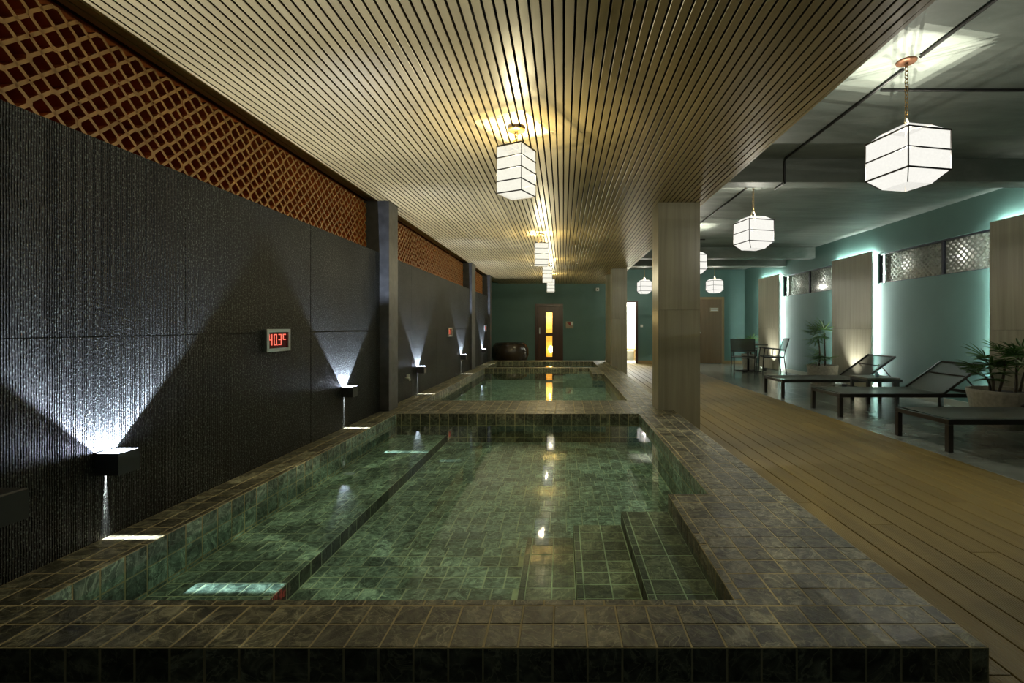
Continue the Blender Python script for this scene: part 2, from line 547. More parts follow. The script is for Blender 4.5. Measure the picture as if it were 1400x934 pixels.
def point(name, loc, p, col, r=0.03, parent=None):
    l = bpy.data.lights.new(name, 'POINT'); l.energy = p; l.color = col; l.shadow_soft_size = r
    o = bpy.data.objects.new(name, l); o.location = loc
    if parent: o.parent = parent
    COL.objects.link(o); return o
def bulbs(z, p, col, parent):
    for k in range(4):
        a = k * math.pi / 2 + .4
        point('lantern_bulb', (.03 * math.cos(a), .03 * math.sin(a), z + (k - 1.5) * .022), p / 4, col, 0.0, parent)
def spot(name, loc, rot, p, col, size, blend=0.1, r=0.004, parent=None):
    l = bpy.data.lights.new(name, 'SPOT'); l.energy = p; l.color = col; l.spot_size = R(size); l.spot_blend = blend; l.shadow_soft_size = r
    o = bpy.data.objects.new(name, l); o.location = loc; o.rotation_euler = rot
    if parent: o.parent = parent
    COL.objects.link(o); return o

# ------------------------------------------------------------------ tiles
TT = 0.0012                       # how far tiles stand proud of the joint
TH = 0.012                        # tile thickness
G = 0.0055                        # joint
_tile_cache = {}
def add_tile(bm, mat4, a, b, t=TH, ch=0.0015):
    co = [(-a/2, -b/2, 0), (a/2, -b/2, 0), (a/2, b/2, 0), (-a/2, b/2, 0),
          (-a/2, -b/2, t-ch), (a/2, -b/2, t-ch), (a/2, b/2, t-ch), (-a/2, b/2, t-ch),
          (-a/2+ch, -b/2+ch, t), (a/2-ch, -b/2+ch, t), (a/2-ch, b/2-ch, t), (-a/2+ch, b/2-ch, t)]
    v = [bm.verts.new(mat4 @ Vector(c)) for c in co]
    for lo in (0, 4):
        for i in range(4):
            j = (i + 1) % 4
            bm.faces.new((v[lo+i], v[lo+j], v[lo+4+j], v[lo+4+i]))
    bm.faces.new(v[8:12])
    bm.faces.new(v[3::-1])

def tile_mesh(a, b, mat, t=TH):
    key = (round(a, 4), round(b, 4), mat.name, t)
    if key not in _tile_cache:
        bm = bmesh.new()
        add_tile(bm, Matrix.Identity(4), a, b, t)
        _tile_cache[key] = mesh_from_bm(bm, 'tile', mat)
    return _tile_cache[key]

FRAMES = {  # u, v, n axes of the tiled face
    'top': (Vector((1, 0, 0)), Vector((0, 1, 0)), Vector((0, 0, 1))),
    '-y': (Vector((1, 0, 0)), Vector((0, 0, 1)), Vector((0, -1, 0))),
    '+y': (Vector((-1, 0, 0)), Vector((0, 0, 1)), Vector((0, 1, 0))),
    '+x': (Vector((0, 1, 0)), Vector((0, 0, 1)), Vector((1, 0, 0))),
    '-x': (Vector((0, -1, 0)), Vector((0, 0, 1)), Vector((-1, 0, 0))),
}
def lay(face, o, ulen, vlen, pu=0.1, pv=0.1, bond=False, start_v_end=False, uoff=0.0):
    """list of (matrix, a, b) for a rectangle of tiles; o is the corner on the grout plane"""
    u, v, n = FRAMES[face]
    o = Vector(o)
    out = []
    nv = max(1, math.ceil(vlen / pv - 0.15))
    for j in range(nv):
        if start_v_end:      # whole tiles at the top, the cut one at the bottom
            v1 = vlen - j * pv; v0 = max(0.0, v1 - pv)
            if j == nv - 1: v0 = 0.0
        else:
            v0 = j * pv; v1 = min(vlen, v0 + pv)
            if j == nv - 1: v1 = vlen
        off = (random.choice((0.0, 0.5, 0.5, 0.25)) * pu if bond else uoff)
        cuts = [0.0]
        x = pu - off if off > 1e-6 else pu
        while x < ulen - 0.012:
            cuts.append(x); x += pu
        cuts.append(ulen)
        for c0, c1 in zip(cuts, cuts[1:]):
            a, b = c1 - c0 - G, v1 - v0 - G
            if a < 0.008 or b < 0.008: continue
            c = o + u * ((c0 + c1) / 2) + v * ((v0 + v1) / 2) + n * (TT - TH + random.uniform(-0.0006, 0.0006))
            m = Matrix((u, v, n)).transposed().to_4x4()
            m.translation = c
            m = m @ Euler((random.uniform(-.005, .005), random.uniform(-.005, .005), 0)).to_matrix().to_4x4()
            out.append((m, a, b))
    return out

def put_tiles(parent, tiles, mat, name='tile'):
    for m, a, b in tiles:
        o = bpy.data.objects.new(name, tile_mesh(round(a, 3), round(b, 3), mat))
        o.parent = parent
        o.matrix_local = m
        COL.objects.link(o)

def join_tiles(parent, tiles, mat, name='tile_field'):
    if not tiles: return
    bm = bmesh.new()
    for m, a, b in tiles: add_tile(bm, m, a, b)
    o = obj(name, bm, mat, parent)
    o['kind'] = 'stuff'
    return o

# ------------------------------------------------------------------ main dimensions (metres, eye at the origin, looking along +Y)
XL = -2.0            # stone wall
PIN_L, PIN_R = -1.76, 0.80       # pool inner sides
KX = 1.222           # kerb outer side
KZ = 0.25            # kerb top
WZ = KZ - 0.066      # water level
YK = 1.333           # kerb front
YI = 1.567           # pool near side
YD0, YD1 = 4.909, 5.81           # first cross kerb
Y2 = 10.4; Y3 = 10.62; Y4 = 12.4; YE = 12.72
YB = 14.8            # back wall
XR = 5.79            # right wall
ZS = 2.546           # slatted ceiling
ZC = 3.0             # concrete ceiling
SX = 1.55            # edge of the slatted ceiling
F_BENCH = WZ - 0.155
F_FLOOR = WZ - 0.235
TOPG = KZ - TT

# ------------------------------------------------------------------ floor, deck
bm = BX(-2.4, XR + 0.2, -1.2, YK, -0.6, -0.03)
box(bm, KX, XR + 0.2, YK, YB + 0.1, -0.6, -0.03)
box(bm, -2.4, KX, YE, YB + 0.1, -0.6, -0.03)
floor = structure('floor', 'grey tiled floor behind the loungers and along the teal wall', 'floor', bm, M['floor_grout'])
DX = 3.46
ft = lambda x0, x1, y0, y1: [(x, min(x + 0.6, x1), y, min(y + 0.6, y1)) for x in [x0 + .6 * i for i in range(math.ceil((x1 - x0) / .6 - .02))] for y in [y0 + .6 * j for j in range(math.ceil((y1 - y0) / .6 - .02))]]
tl = ft(DX, XR, 1.0, YB) + ft(-2.3, KX, YE, YB)
for x0, x1, y0, y1 in tl:
    a, b = round(x1 - x0 - .003, 3), round(y1 - y0 - .003, 3)
    link('tile', tile_mesh(a, b, M['floor_tile'], 0.03), floor, ((x0 + x1) / 2, (y0 + y1) / 2, -0.03))
deck = structure('deck', 'brown timber deck walkway between the pool kerb and the grey floor', 'deck',
                 BX(KX, DX, -1.0, YB, -0.029, -0.026), M['deck_gap'])
plank_cache = {}
x = 1.212 - 0.15 * 1
k = 0
while x < DX - 0.01:
    x0, x1 = max(x, KX) + 0.0035, min(x + 0.15, DX) - 0.0035
    if x1 - x0 > 0.03:
        y = -1.0 - (k * 1.37 % 2.4)
        while y < YB:
            y0, y1 = max(y, -1.0), min(y + 2.9, YB)
            if y1 - y0 > 0.05:
                key = (round(x1 - x0, 3), round(y1 - y0, 3))
                if key not in plank_cache:
                    b_ = BX(-key[0] / 2, key[0] / 2, -key[1] / 2 + .001, key[1] / 2 - .001, -0.025, 0.0, bevel=0.002)
                    plank_cache[key] = mesh_from_bm(b_, 'plank', M['deck'])
                link('plank', plank_cache[key], deck, ((x0 + x1) / 2, (y0 + y1) / 2, 0))
            y += 2.9
    x += 0.15; k += 1

# ------------------------------------------------------------------ pool kerbs
S = M['slate']; SP = M['slate_pool']
def kerb(label, x0, x1, y0, y1, z0=-0.5, mat='grout'):
    return structure('pool_kerb', label, 'pool kerb', BX(x0, x1, y0, y1, z0, TOPG), M[mat])

ED = 0.034        # the narrow edge strip along the water
# front kerb
kf = kerb('slate tiled front kerb of the near pool, its dark face towards the viewer', XL, KX, YK, YI - TT, -0.05)
put_tiles(kf, lay('top', (XL, YK - TT, TOPG), KX - XL, 0.2 + TT, uoff=0.03, pv=0.106), S)
put_tiles(kf, lay('top', (PIN_L - ED, YI - ED, TOPG), 0.576 - PIN_L + 2 * ED, ED, pv=ED, uoff=0.07), S)
put_tiles(kf, lay('-y', (XL, YK, -0.03), KX - XL, TOPG + 0.03, pv=0.1, start_v_end=True, uoff=0.03), S)
join_tiles(kf, lay('+y', (PIN_R, YI - TT, F_FLOOR), PIN_R - PIN_L, TOPG - F_FLOOR, start_v_end=True), S)
# left kerb along the stone wall
kl = kerb('slate tiled kerb between the near pool and the black stone wall', XL, PIN_L - TT, YI - TT, YD0)
put_tiles(kl, lay('top', (XL, YI - ED, TOPG), 0.24 - ED, YD0 - YI + ED, pu=0.103), S)
put_tiles(kl, lay('top', (PIN_L - ED, YI, TOPG), ED, YD0 - YI, pu=ED), S)
put_tiles(kl, lay('+x', (PIN_L - TT, YI, F_BENCH), YD0 - YI, TOPG - F_BENCH, start_v_end=True), SP)
# right kerb beside the deck
kr = kerb('wide slate tiled kerb between the near pool and the timber deck', PIN_R + TT, KX, YI - TT, YD0)
put_tiles(kr, lay('top', (PIN_R + ED, YI - ED, TOPG), KX - PIN_R - ED, YD0 - YI + ED, pu=0.1), S)
put_tiles(kr, lay('top', (PIN_R, 2.557, TOPG), ED, YD0 - 2.557, pu=ED), S)
put_tiles(kr, lay('-x', (PIN_R + TT, YD0, F_FLOOR), YD0 - 2.557, TOPG - F_FLOOR, start_v_end=True), SP)
join_tiles(kr, lay('+x', (KX - 0.001, YK, 0.0), YD0 - YK, TOPG, start_v_end=True), S)
# block of kerb carrying the steps
PX = 0.576; PY = 2.557
kp = kerb('raised slate platform at the head of the near pool steps', PX + TT, PIN_R + TT, YI - TT, PY - TT)
put_tiles(kp, lay('top', (PX + ED, YI - ED, TOPG), PIN_R - PX, PY - YI + ED, pu=0.1133), S)
put_tiles(kp, lay('top', (PX, YI, TOPG), ED, PY - YI, pu=ED), S)
put_tiles(kp, lay('-x', (PX + TT, PY, WZ - 0.035), PY - YI, TOPG - WZ + 0.035, pv=0.105, start_v_end=True), S)
join_tiles(kp, lay('+y', (PIN_R, PY - TT, F_FLOOR), PIN_R - PX, TOPG - F_FLOOR, start_v_end=True), SP)
# cross kerb between near and middle pool
kd = kerb('slate tiled cross kerb between the near and the middle pool', XL, KX, YD0 + TT, YD1 - TT)
put_tiles(kd, lay('top', (XL, YD0, TOPG), KX - XL, YD1 - YD0, pu=0.1073, pv=0.1002, uoff=0.02), S)
kw = structure('pool_wall', 'tiled far side of the near pool below the cross kerb', 'pool wall',
               BX(PIN_L, PIN_R, YD0 + TT - 0.002, YD0 + TT, F_FLOOR, TOPG - 0.001), M['grout'])
put_tiles(kw, lay('-y', (PIN_L, YD0 + TT - 0.002, F_FLOOR), PIN_R - PIN_L, TOPG - F_FLOOR + 0.006, pv=0.128, start_v_end=True, uoff=0.05), S)
# ---- near pool bottom
BXE = -1.23      # edge of the bench
pf = structure('pool_floor', 'green slate tiled bottom of the near pool', 'pool floor',
               BX(PIN_L, PIN_R + TT, YI - TT, YD0 + TT, F_FLOOR - 0.2, F_FLOOR - TT), M['grout_pool'])
tl = lay('top', (BXE, YI, F_FLOOR - TT), PIN_R - BXE, YD0 - YI, bond=True)
tl = [t for t in tl if not (t[0].translation.x > -0.2 and t[0].translation.y < 2.5)]
tl.sort(key=lambda t: t[0].translation.y + (5 if t[0].translation.y < 1.85 else 0))
put_tiles(pf, tl[:295], SP)
join_tiles(pf, tl[295:], SP)
pb = structure('pool_bench', 'submerged tiled bench along the wall side of the near pool', 'pool bench',
               BX(PIN_L - TT, BXE - TT, YI, YD0 + TT, F_FLOOR - TT, F_BENCH - TT), M['grout_pool'])
put_tiles(pb, lay('top', (PIN_L, YI, F_BENCH - TT), BXE - PIN_L, YD0 - YI, bond=True), SP)
put_tiles(pb, lay('+x', (BXE - TT, YI, F_FLOOR), YD0 - YI, F_BENCH - F_FLOOR - TT, pv=0.09), M['slate_dark'])  # bench riser's shade put into a darker tile colour
for i, (lab, xa, xb, d) in enumerate((('topmost submerged slate step beside the platform of the near pool', 0.317, PX + TT, 0.03),
                                      ('middle submerged slate step of the near pool', 0.055, 0.317, 0.105),
                                      ('lowest submerged slate step of the near pool, under the lantern reflection', -0.198, 0.055, 0.175))):
    zt = WZ - d
    st = structure('pool_step', lab, 'pool step', BX(xa + TT, xb + TT, YI - TT, PY - TT, F_FLOOR - TT, zt - TT), M['grout_pool'])
    put_tiles(st, lay('top', (xa + .032, YI, zt - TT), xb - xa - .032, PY - YI, pu=0.115), S)
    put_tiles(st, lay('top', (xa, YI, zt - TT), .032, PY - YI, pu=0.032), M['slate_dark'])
    put_tiles(st, lay('-x', (xa + TT, PY, zt - 0.07 - TT), PY - YI, 0.07, pv=0.07), M['slate_dark'])  # riser faces coloured dark to stand for their shade
    join_tiles(st, lay('+y', (xb, PY - TT, F_FLOOR), xb - xa, zt - F_FLOOR - TT, pv=0.1, start_v_end=True), SP)
def water(label, x0, x1, y0, y1, mat):
    bm = bmesh.new()
    f = [bm.verts.new(c) for c in ((x0, y0, WZ), (x1, y0, WZ), (x1, y1, WZ), (x0, y1, WZ))]
    bm.faces.new(f)
    return structure('water', label, 'water', bm, mat)
WM = water_mat((0.84, 0.98, 0.93))
water('clear green water of the near pool', PIN_L, PIN_R, YI, YD0, WM)

# ---- middle and far pools: too far off to pick single tiles apart, their tiles stay joined
def pool_far(n, y0, y1, nm, fl):
    b_ = structure('pool_floor', 'slate bottom of the %s pool' % nm, 'pool floor', BX(PIN_L, PIN_R, y0, y1, fl - 0.2, fl - TT), M['grout_pool'])
    join_tiles(b_, lay('top', (PIN_L, y0, fl - TT), PIN_R - PIN_L, y1 - y0, bond=True), SP)
    w_ = structure('pool_wall', 'tiled inner sides of the %s pool' % nm, 'pool wall', BX(PIN_L - .02, PIN_L - TT, y0, y1, fl, TOPG - .001), M['grout'])
    t = lay('+x', (PIN_L - TT, y0, fl), y1 - y0, TOPG - fl, start_v_end=True)
    t += lay('-x', (PIN_R + TT, y1, fl), y1 - y0, TOPG - fl, start_v_end=True)
    t += lay('-y', (PIN_L, y1 + TT, fl), PIN_R - PIN_L, TOPG - fl, start_v_end=True)
    join_tiles(w_, t, S)
    water('dark water of the %s pool' % nm, PIN_L, PIN_R, y0, y1, WM)
pool_far(2, YD1, Y2, 'middle', WZ - 0.2)
pool_far(3, Y3, Y4, 'far', WZ - 0.2)
def kerb_far(label, x0, x1, y0, y1):
    k_ = kerb(label, x0, x1, y0, y1)
    join_tiles(k_, lay('top', (x0, y0, TOPG), x1 - x0, y1 - y0), S)
    return k_
kerb_far('slate kerb between the middle pool and the stone wall', XL, PIN_L - TT, YD1 - TT, Y4)
k_ = kerb_far('slate kerb of the middle and far pools beside the columns', PIN_R + TT, KX, YD1 - TT, Y4)
join_tiles(k_, lay('+x', (KX - 0.001, YD0, 0.0), Y4 - YD0, TOPG, start_v_end=True), S)
kerb_far('narrow slate cross kerb between the middle and the far pool', PIN_L, PIN_R, Y2 + TT, Y3)
kerb_far('slate kerb closing the far pool in front of the back wall', -2.28, KX, Y4 + TT, YE)
k_ = kerb_far('small slate platform at the far corner of the middle pool', PX, PIN_R + TT, 9.1, Y2 + TT)
join_tiles(k_, lay('-y', (PX, 9.1, WZ - .2), PIN_R - PX, TOPG - WZ + .2, start_v_end=True), S)
join_tiles(k_, lay('-x', (PX, Y2, WZ - .2), Y2 - 9.1, TOPG - WZ + .2, start_v_end=True), S)
for xa, xb, d in ((0.317, PX, 0.02), (0.055, 0.317, 0.06), (-0.198, 0.055, 0.10)):
    st = structure('pool_step', 'submerged step at the far corner of the middle pool, %s' % {0.02: 'topmost', 0.06: 'second', 0.10: 'lowest'}[d], 'pool step',
                   BX(xa, xb, 9.1, Y2, WZ - 0.21, WZ - d - TT), M['grout_pool'])
    join_tiles(st, lay('top', (xa, 9.1, WZ - d - TT), xb - xa, Y2 - 9.1, pu=.13), SP)

# ------------------------------------------------------------------ left wall: combed black stone slabs, piers, clay lattice
ZW = 1.98            # top of the stone
XLAT = -2.144        # face of the lattice
wl = structure('wall_left', 'black combed stone wall along the pools with a recess on top', 'wall',
               BX(-2.42, -2.03, -1.2, 12.33, -0.05, ZW - 0.002), M['black_gap'])
piers = [(5.06, 5.33, -1.897), (9.94, 10.35, -1.955), (12.33, 12.6, -1.94)]
slab_cache = {}
edges = [-1.2] + [1.24 - 1.22 + 1.22 * i for i in range(0, 11)]
spans = [(-1.2, 5.06), (5.33, 9.94), (10.35, 12.33)]
for a, b in spans:
    cuts = sorted(set([a, b] + [e for e in edges if a + 0.1 < e < b - 0.1]))
    for y0, y1 in zip(cuts, cuts[1:]):
        for z0, z1 in ((0.2, 1.128), (1.128, ZW)):
            key = (round(y1 - y0, 3), round(z1 - z0, 3))
            if key not in slab_cache:
                slab_cache[key] = mesh_from_bm(BX(-0.03, 0, 0.0012, key[0] - 0.0012, 0.001, key[1] - 0.001, bevel=0.0015), 'stone_slab', M['stone'])
            link('stone_slab', slab_cache[key], wl, (XL + random.uniform(-.001, .001), y0, z0))
for i, (a, b, xo) in enumerate(piers):
    p = structure('pillar', ['dark stone pier between the two long lattice screens', 'dark stone pier after the second lattice screen',
                             'dark stone pier at the far end of the stone wall'][i], 'pillar',
                  BX(-2.42, xo, a, b, 0.2, ZS - 0.001, bevel=0.004), M['stone_plain'])
lb = structure('wall_left', 'dark board closing the recess behind the clay lattice', 'wall',
               BX(-2.42, -2.235, -1.2, 12.33, ZW, ZC), M['clay'])
lb2 = structure('wall_left', 'dark plastered wall past the end of the stone', 'wall', BX(-2.42, -2.28, 12.6, YB, 0, ZC), M['teal'])
# breeze block: four diamond openings, ribs with flat tips where blocks meet
def breeze_block(p, depth, w, mats, nm):
    bm = bmesh.new()
    h = p / 2
    c = 0.13 * p           # half length of the flat tip
    def rib(a, b):
        (u0, v0), (u1, v1) = a, b
        d = Vector((0, u1 - u0, v1 - v0)); L = d.length; d.normalize()
        s = Vector((0, -d.z, d.y)) * (w / 2)
        q = [Vector((0, u0, v0)) + s, Vector((0, u0, v0)) - s, Vector((0, u1, v1)) - s, Vector((0, u1, v1)) + s]
        f = [bm.verts.new(t) for t in q]
        k = [bm.verts.new(t - Vector((depth, 0, 0))) for t in q]
        fr = bm.faces.new(f); fr.material_index = 0
        if fr.normal.x < 0 or True:
            pass
        for i in range(4):
            j = (i + 1) % 4
            bm.faces.new((f[i], f[j], k[j], k[i])).material_index = 1
        bm.faces.new(k[::-1]).material_index = 1
    e = w * 0.25
    c = 0.06 * p
    rib((-h + e, -h + e), (h - e, h - e)); rib((-h + e, h - e), (h - e, -h + e))
    for su, sv in ((1, 1), (1, -1), (-1, 1), (-1, -1)):
        rib((su * (h - e), sv * c), (su * c, sv * (h - e)))
    for s_ in (1, -1):
        rib((s_ * (h - e), -c * 1.25), (s_ * (h - e), c * 1.25))
        rib((-c * 1.25, s_ * (h - e)), (c * 1.25, s_ * (h - e)))
        for t_ in (1, -1):       # small flats at the corners
            rib((s_ * (h - e), t_ * (h - c)), (s_ * (h - c), t_ * (h - e)))
    bmesh.ops.recalc_face_normals(bm, faces=bm.faces)
    return mesh_from_bm(bm, nm, mats)
BP = 0.19
blk = breeze_block(BP, 0.075, 0.015, [M['clay_front'], M['clay']], 'breeze_block')
for i, (a, b) in enumerate(((-0.2, 5.06), (5.33, 9.94), (10.35, 12.33))):
    scr = thing('lattice_screen', ['ochre clay lattice screen above the nearest stretch of black stone wall',
                                   'clay lattice screen above the stone wall between the two piers',
                                   'short clay lattice screen at the far end of the stone wall'][i], 'lattice screen',
                (XLAT, a, ZW), 0, 'clay lattice screens')
    n = int(round((b - a) / BP)); pw = (b - a) / n
    for j in range(n):
        for r_ in range(3):
            o = link('breeze_block', blk, scr, (random.uniform(-.001, .001), pw * (j + .5), 0.18 * (r_ + .5) + .001))
            o.scale = (1, pw / BP * 0.995, 0.18 / BP * 0.995)

# ------------------------------------------------------------------ slatted ceiling
sc_ = structure('slat_ceiling', 'oak slatted ceiling over the pools', 'ceiling', BX(-2.42, SX, -1.2, YB, ZS + 0.05, ZS + 0.09), M['black_gap'])
slb = BX(-0.0195, 0.0195, -1.2, YB, 0, 0.022, bevel=0.0015)
slb.normal_update()
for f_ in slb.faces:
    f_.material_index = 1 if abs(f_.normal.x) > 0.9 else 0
slm = mesh_from_bm(slb, 'slat', [M['slat'], M['slat_side_shade']])
slm2 = mesh_from_bm(BX(-0.0205, 0.0205, -1.2, YB, 0, 0.012, bevel=0.0015), 'slat', M['slat_dark'])
ns = int(round((SX - XL) / 0.05))
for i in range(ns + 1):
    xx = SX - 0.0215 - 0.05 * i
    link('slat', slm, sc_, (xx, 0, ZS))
for i in range(3):
    link('slat', slm2, sc_, (SX - 0.0215 - 0.05 * (ns + 1 + i), 0, ZS + 0.037))
tr = structure('trim_1', 'timber fascia along the edge of the slatted ceiling', 'trim', BX(SX, SX + 0.02, -1.2, YB, ZS, ZC), M['slat'])

# ------------------------------------------------------------------ concrete ceiling, beams, conduits
cl = structure('ceiling', 'grey brushed concrete ceiling over the deck and loungers', 'ceiling', BX(SX + 0.02, XR + .2, -1.2, YB + .1, ZC, ZC + 0.15), M['concrete'])
for i, (a, b) in enumerate(((5.05, 5.27), (10.66, 10.9), (12.05, 12.3))):
    structure('ceiling_beam', ['concrete beam crossing the ceiling at the near column', 'concrete beam crossing the ceiling at the second column',
                               'concrete beam crossing the ceiling nearest the back wall'][i], 'beam',
              BX(SX + 0.02, XR, a, b, 2.745, ZC + 0.01, bevel=0.006), M['concrete'])
def conduit(label, pts, r=0.011):
    bm = bmesh.new(); tube(bm, pts, r, 8)
    o = obj('conduit', bm, M['black_metal'], None, smooth=True)
    return tag(o, label, 'conduit')
zc = ZC - 0.014
conduit('black conduit on the concrete ceiling on the viewer\'s side of the nearest canopy', [(2.4, -0.8, zc), (2.4, 3.12, zc)])
conduit('black conduit from the nearest lantern canopy to the near beam', [(2.4, 3.28, zc), (2.4, 5.0, zc), (2.4, 5.035, zc - .02), (2.4, 5.035, 2.76), (2.4, 5.03, 2.732), (2.4, 5.27, 2.732)])
conduit('black conduit crossing the ceiling behind the nearest hanging lantern', [(2.44, 3.565, zc), (XR, 3.565, zc)])
conduit('black conduit along the ceiling between the second and third lantern', [(2.4, 5.88, zc), (2.4, 8.4, zc)])
conduit('black conduit along the ceiling from the third lantern to the farther beam', [(2.4, 8.6, zc), (2.4, 10.64, zc)])
conduit('short black conduit crossing the ceiling past the third lantern', [(1.6, 9.5, zc - .03), (2.9, 9.5, zc - .03)])

# ------------------------------------------------------------------ walls right and back
WY = [(6.24, 8.54), (9.9, 12.22)]          # clerestory windows
WZ0, WZ1 = 1.965, 2.505
bm = BX(XR, XR + 0.2, -1.2, YB + .1, 0, WZ0)
box(bm, XR, XR + 0.2, -1.2, YB + .1, WZ1, ZC)
for a, b in ((-1.2, WY[0][0]), (WY[0][1], WY[1][0]), (WY[1][1], YB + .1)):
    box(bm, XR, XR + 0.2, a, b, WZ0, WZ1)
structure('wall_right', 'teal painted wall behind the loungers', 'wall', bm, M['teal'])
gb = breeze_block(BP, 0.06, 0.022, [M['block_grey'], M['block_grey']], 'breeze_block')
for i, (a, b) in enumerate(WY):
    w = structure('window_%d' % (i + 1), ['clerestory window of patterned blocks between the near and second stone panels',
                                          'clerestory window of patterned blocks between the second and far stone panels'][i], 'window')
    w.location = (XR, a, WZ0)
    L = b - a; H = WZ1 - WZ0
    bm = bmesh.new()
    t = 0.025
    for y0, y1, z0, z1 in ((0, L, 0, t * .5), (0, L, H - t, H), (0, t * .6, t * .5, H - t), (L - t, L, t * .5, H - t)):
        box(bm, 0.03, 0.07, y0, y1, z0, z1)
    obj('window_frame', bm, M['window_frame'], w)
    ym = (7.125 - a) if i == 0 else L * 0.47
    obj('mullion', BX(0.025, 0.07, ym - .018, ym + .018, t * .5, H - t), M['window_frame'], w)
    obj('pane', BX(0.045, 0.051, t * .6, ym - .018, t * .5, H - t), M['glass'], w)
    obj('pane', BX(0.045, 0.051, ym + .018, L - t, t * .5, H - t), M['glass'], w)
    n = round(L / BP)
    for j in range(n):
        for r_ in range(3):
            o = link('breeze_block', gb, w, (0.13, L / n * (j + .5), H / 3 * (r_ + .5)), (0, 0, math.pi))
            o.scale = (1, L / n / BP, H / 3 / BP)
    obj('backing', BX(0.45, 0.46, -.1, L + .1, -.1, H + .1), M['block_grey'], w)
    for yy in (.25, .75):
        point('window_fill_light', (0.30, L * yy, H * .5), 3.4, (1.0, 0.98, 0.96), .05, w)  # unseen lamps added behind the blocks to brighten the window
structure('baseboard_right', 'pale skirting at the foot of the teal wall', 'baseboard', BX(XR - 0.015, XR, 1.0, YB, 0, 0.09), M['skirting_pale'])

# back wall with its openings
D1 = (-0.89, -0.005, 1.90)
D2 = (1.42, 2.33, 1.95)
D3 = (4.22, 5.12, 2.12)
bm = bmesh.new()
for x0, x1, z0, z1 in ((-2.42, D1[0], 0, ZC), (D1[0], D1[1], D1[2], ZC), (D1[1], D2[0], 0, ZC), (D2[0], D2[1], D2[2], ZC), (D2[1], XR, 0, ZC)):
    box(bm, x0, x1, YB, YB + 0.1, z0, z1)
structure('wall_back', 'teal painted back wall beyond the pools with three doors', 'wall', bm, M['teal'])
bm = BX(D2[1] + .05, D3[0], YB - 0.015, YB, 0, 0.1); box(bm, D3[1], XR, YB - 0.015, YB, 0, 0.1)
structure('baseboard_back', 'ochre timber skirting along the back wall', 'baseboard', bm, M['skirting'])
# sauna door
d = structure('door_1', 'dark wooden sauna door with two glowing amber panes', 'door'); d.location = ((D1[0] + D1[1]) / 2, YB, 0)
W = D1[1] - D1[0]; H = D1[2]; f = 0.085
bm = BX(-W/2, -W/2 + f, -0.03, 0.1, 0, H); box(bm, W/2 - f, W/2, -0.03, 0.1, 0, H); box(bm, -W/2 + f, W/2 - f, -0.03, 0.1, H - f, H)
obj('door_frame', bm, M['door_dark'], d)
PW = 0.10; pz = ((0.22, 0.88), (0.98, 1.63))
bm = bmesh.new()
zz = [0.02] + [z for p in pz for z in p] + [H - f]
box(bm, -W/2 + f, -PW, 0.01, 0.05, 0.02, H - f); box(bm, PW, W/2 - f, 0.01, 0.05, 0.02, H - f)
for z0, z1 in ((zz[0], zz[1]), (zz[2], zz[3]), (zz[4], zz[5])): box(bm, -PW, PW, 0.01, 0.05, z0, z1)
obj('door_leaf', bm, M['door_dark'], d)
for z0, z1 in pz: obj('pane', BX(-PW, PW, 0.025, 0.035, z0, z1), M['glass_warm'], d)
obj('handle', BX(-W/2 + f + .04, -W/2 + f + .07, -0.03, 0.01, 0.95, 1.15), M['steel'], d)
# the lit cabin behind it
sa = structure('wall_back', 'pale plank lined sauna cabin seen through the amber panes', 'wall',
               BX(-1.1, 0.2, 15.9, 15.95, 0, 2.1), M['sauna'])
for z in [0.0 + 0.12 * i for i in range(17)]:
    obj('plank', BX(-1.1, 0.2, 15.87, 15.899, z + .004, z + .116), M['sauna'], sa)
for nm, lab, q in (('wall_left', 'left side wall of the sauna cabin', (-1.12, -1.1, YB + .1, 15.95, 0, 2.1)), ('wall_right', 'right side wall of the sauna cabin', (.2, .22, YB + .1, 15.95, 0, 2.1)),
                   ('ceiling', 'ceiling of the sauna cabin', (-1.12, .22, YB + .1, 15.95, 2.1, 2.12)), ('floor', 'floor of the sauna cabin', (-1.12, .22, YB + .1, 15.95, -0.02, 0.0))):
    structure(nm, lab, 'wall', BX(*q), M['sauna'])
sl = thing('sauna_lamp', 'bright lamp low inside the sauna cabin behind the amber door', 'lamp', (-0.42, 15.6, 0.42))
bm = bmesh.new(); lathe(bm, [(0, -.12), (.05, -.1), (.08, 0), (.05, .1), (0, .12)], 16)
obj('globe', bm, emit('sauna globe', (1.0, 0.82, 0.45), 9.0), sl, smooth=True)
obj('bracket', BX(-.02, .02, .08, .27, -.02, .02), M['steel'], sl)
point('sauna_light', (-0.45, 15.45, 1.5), 10, (1.0, 0.93, 0.74))
# lit doorway
d = structure('door_2', 'open doorway to a brightly lit white room past the columns', 'door'); d.location = (0, YB, 0)
bm = BX(D2[1] - .02, D2[1] + .05, -0.02, 0.12, 0, D2[2] + .05); box(bm, D2[0] - .05, D2[0] + .02, -.02, .12, 0, D2[2] + .05); box(bm, D2[0] + .02, D2[1] - .02, -.02, .12, D2[2], D2[2] + .05)
obj('door_frame', bm, M['door_dark'], d)
for nm, lab, q in (('wall_back', 'far white tiled wall of the lit room', (1.2, 2.7, 16.6, 16.65, 0, 2.5)), ('wall_left', 'left white tiled wall of the lit room', (1.15, 1.2, YB + .1, 16.65, 0, 2.5)),
                   ('wall_right', 'right white tiled wall of the lit room', (2.7, 2.75, YB + .1, 16.65, 0, 2.5)), ('ceiling', 'white ceiling of the lit room', (1.15, 2.75, YB + .1, 16.65, 2.5, 2.55)),
                   ('floor', 'pale floor of the lit room', (1.15, 2.75, YB + .1, 16.65, -.02, 0))):
    structure(nm, lab, 'wall', BX(*q), M['white_tile'])
bn = thing('bench', 'low pale wooden bench inside the lit white room', 'bench', (2.1, 16.3, 0))
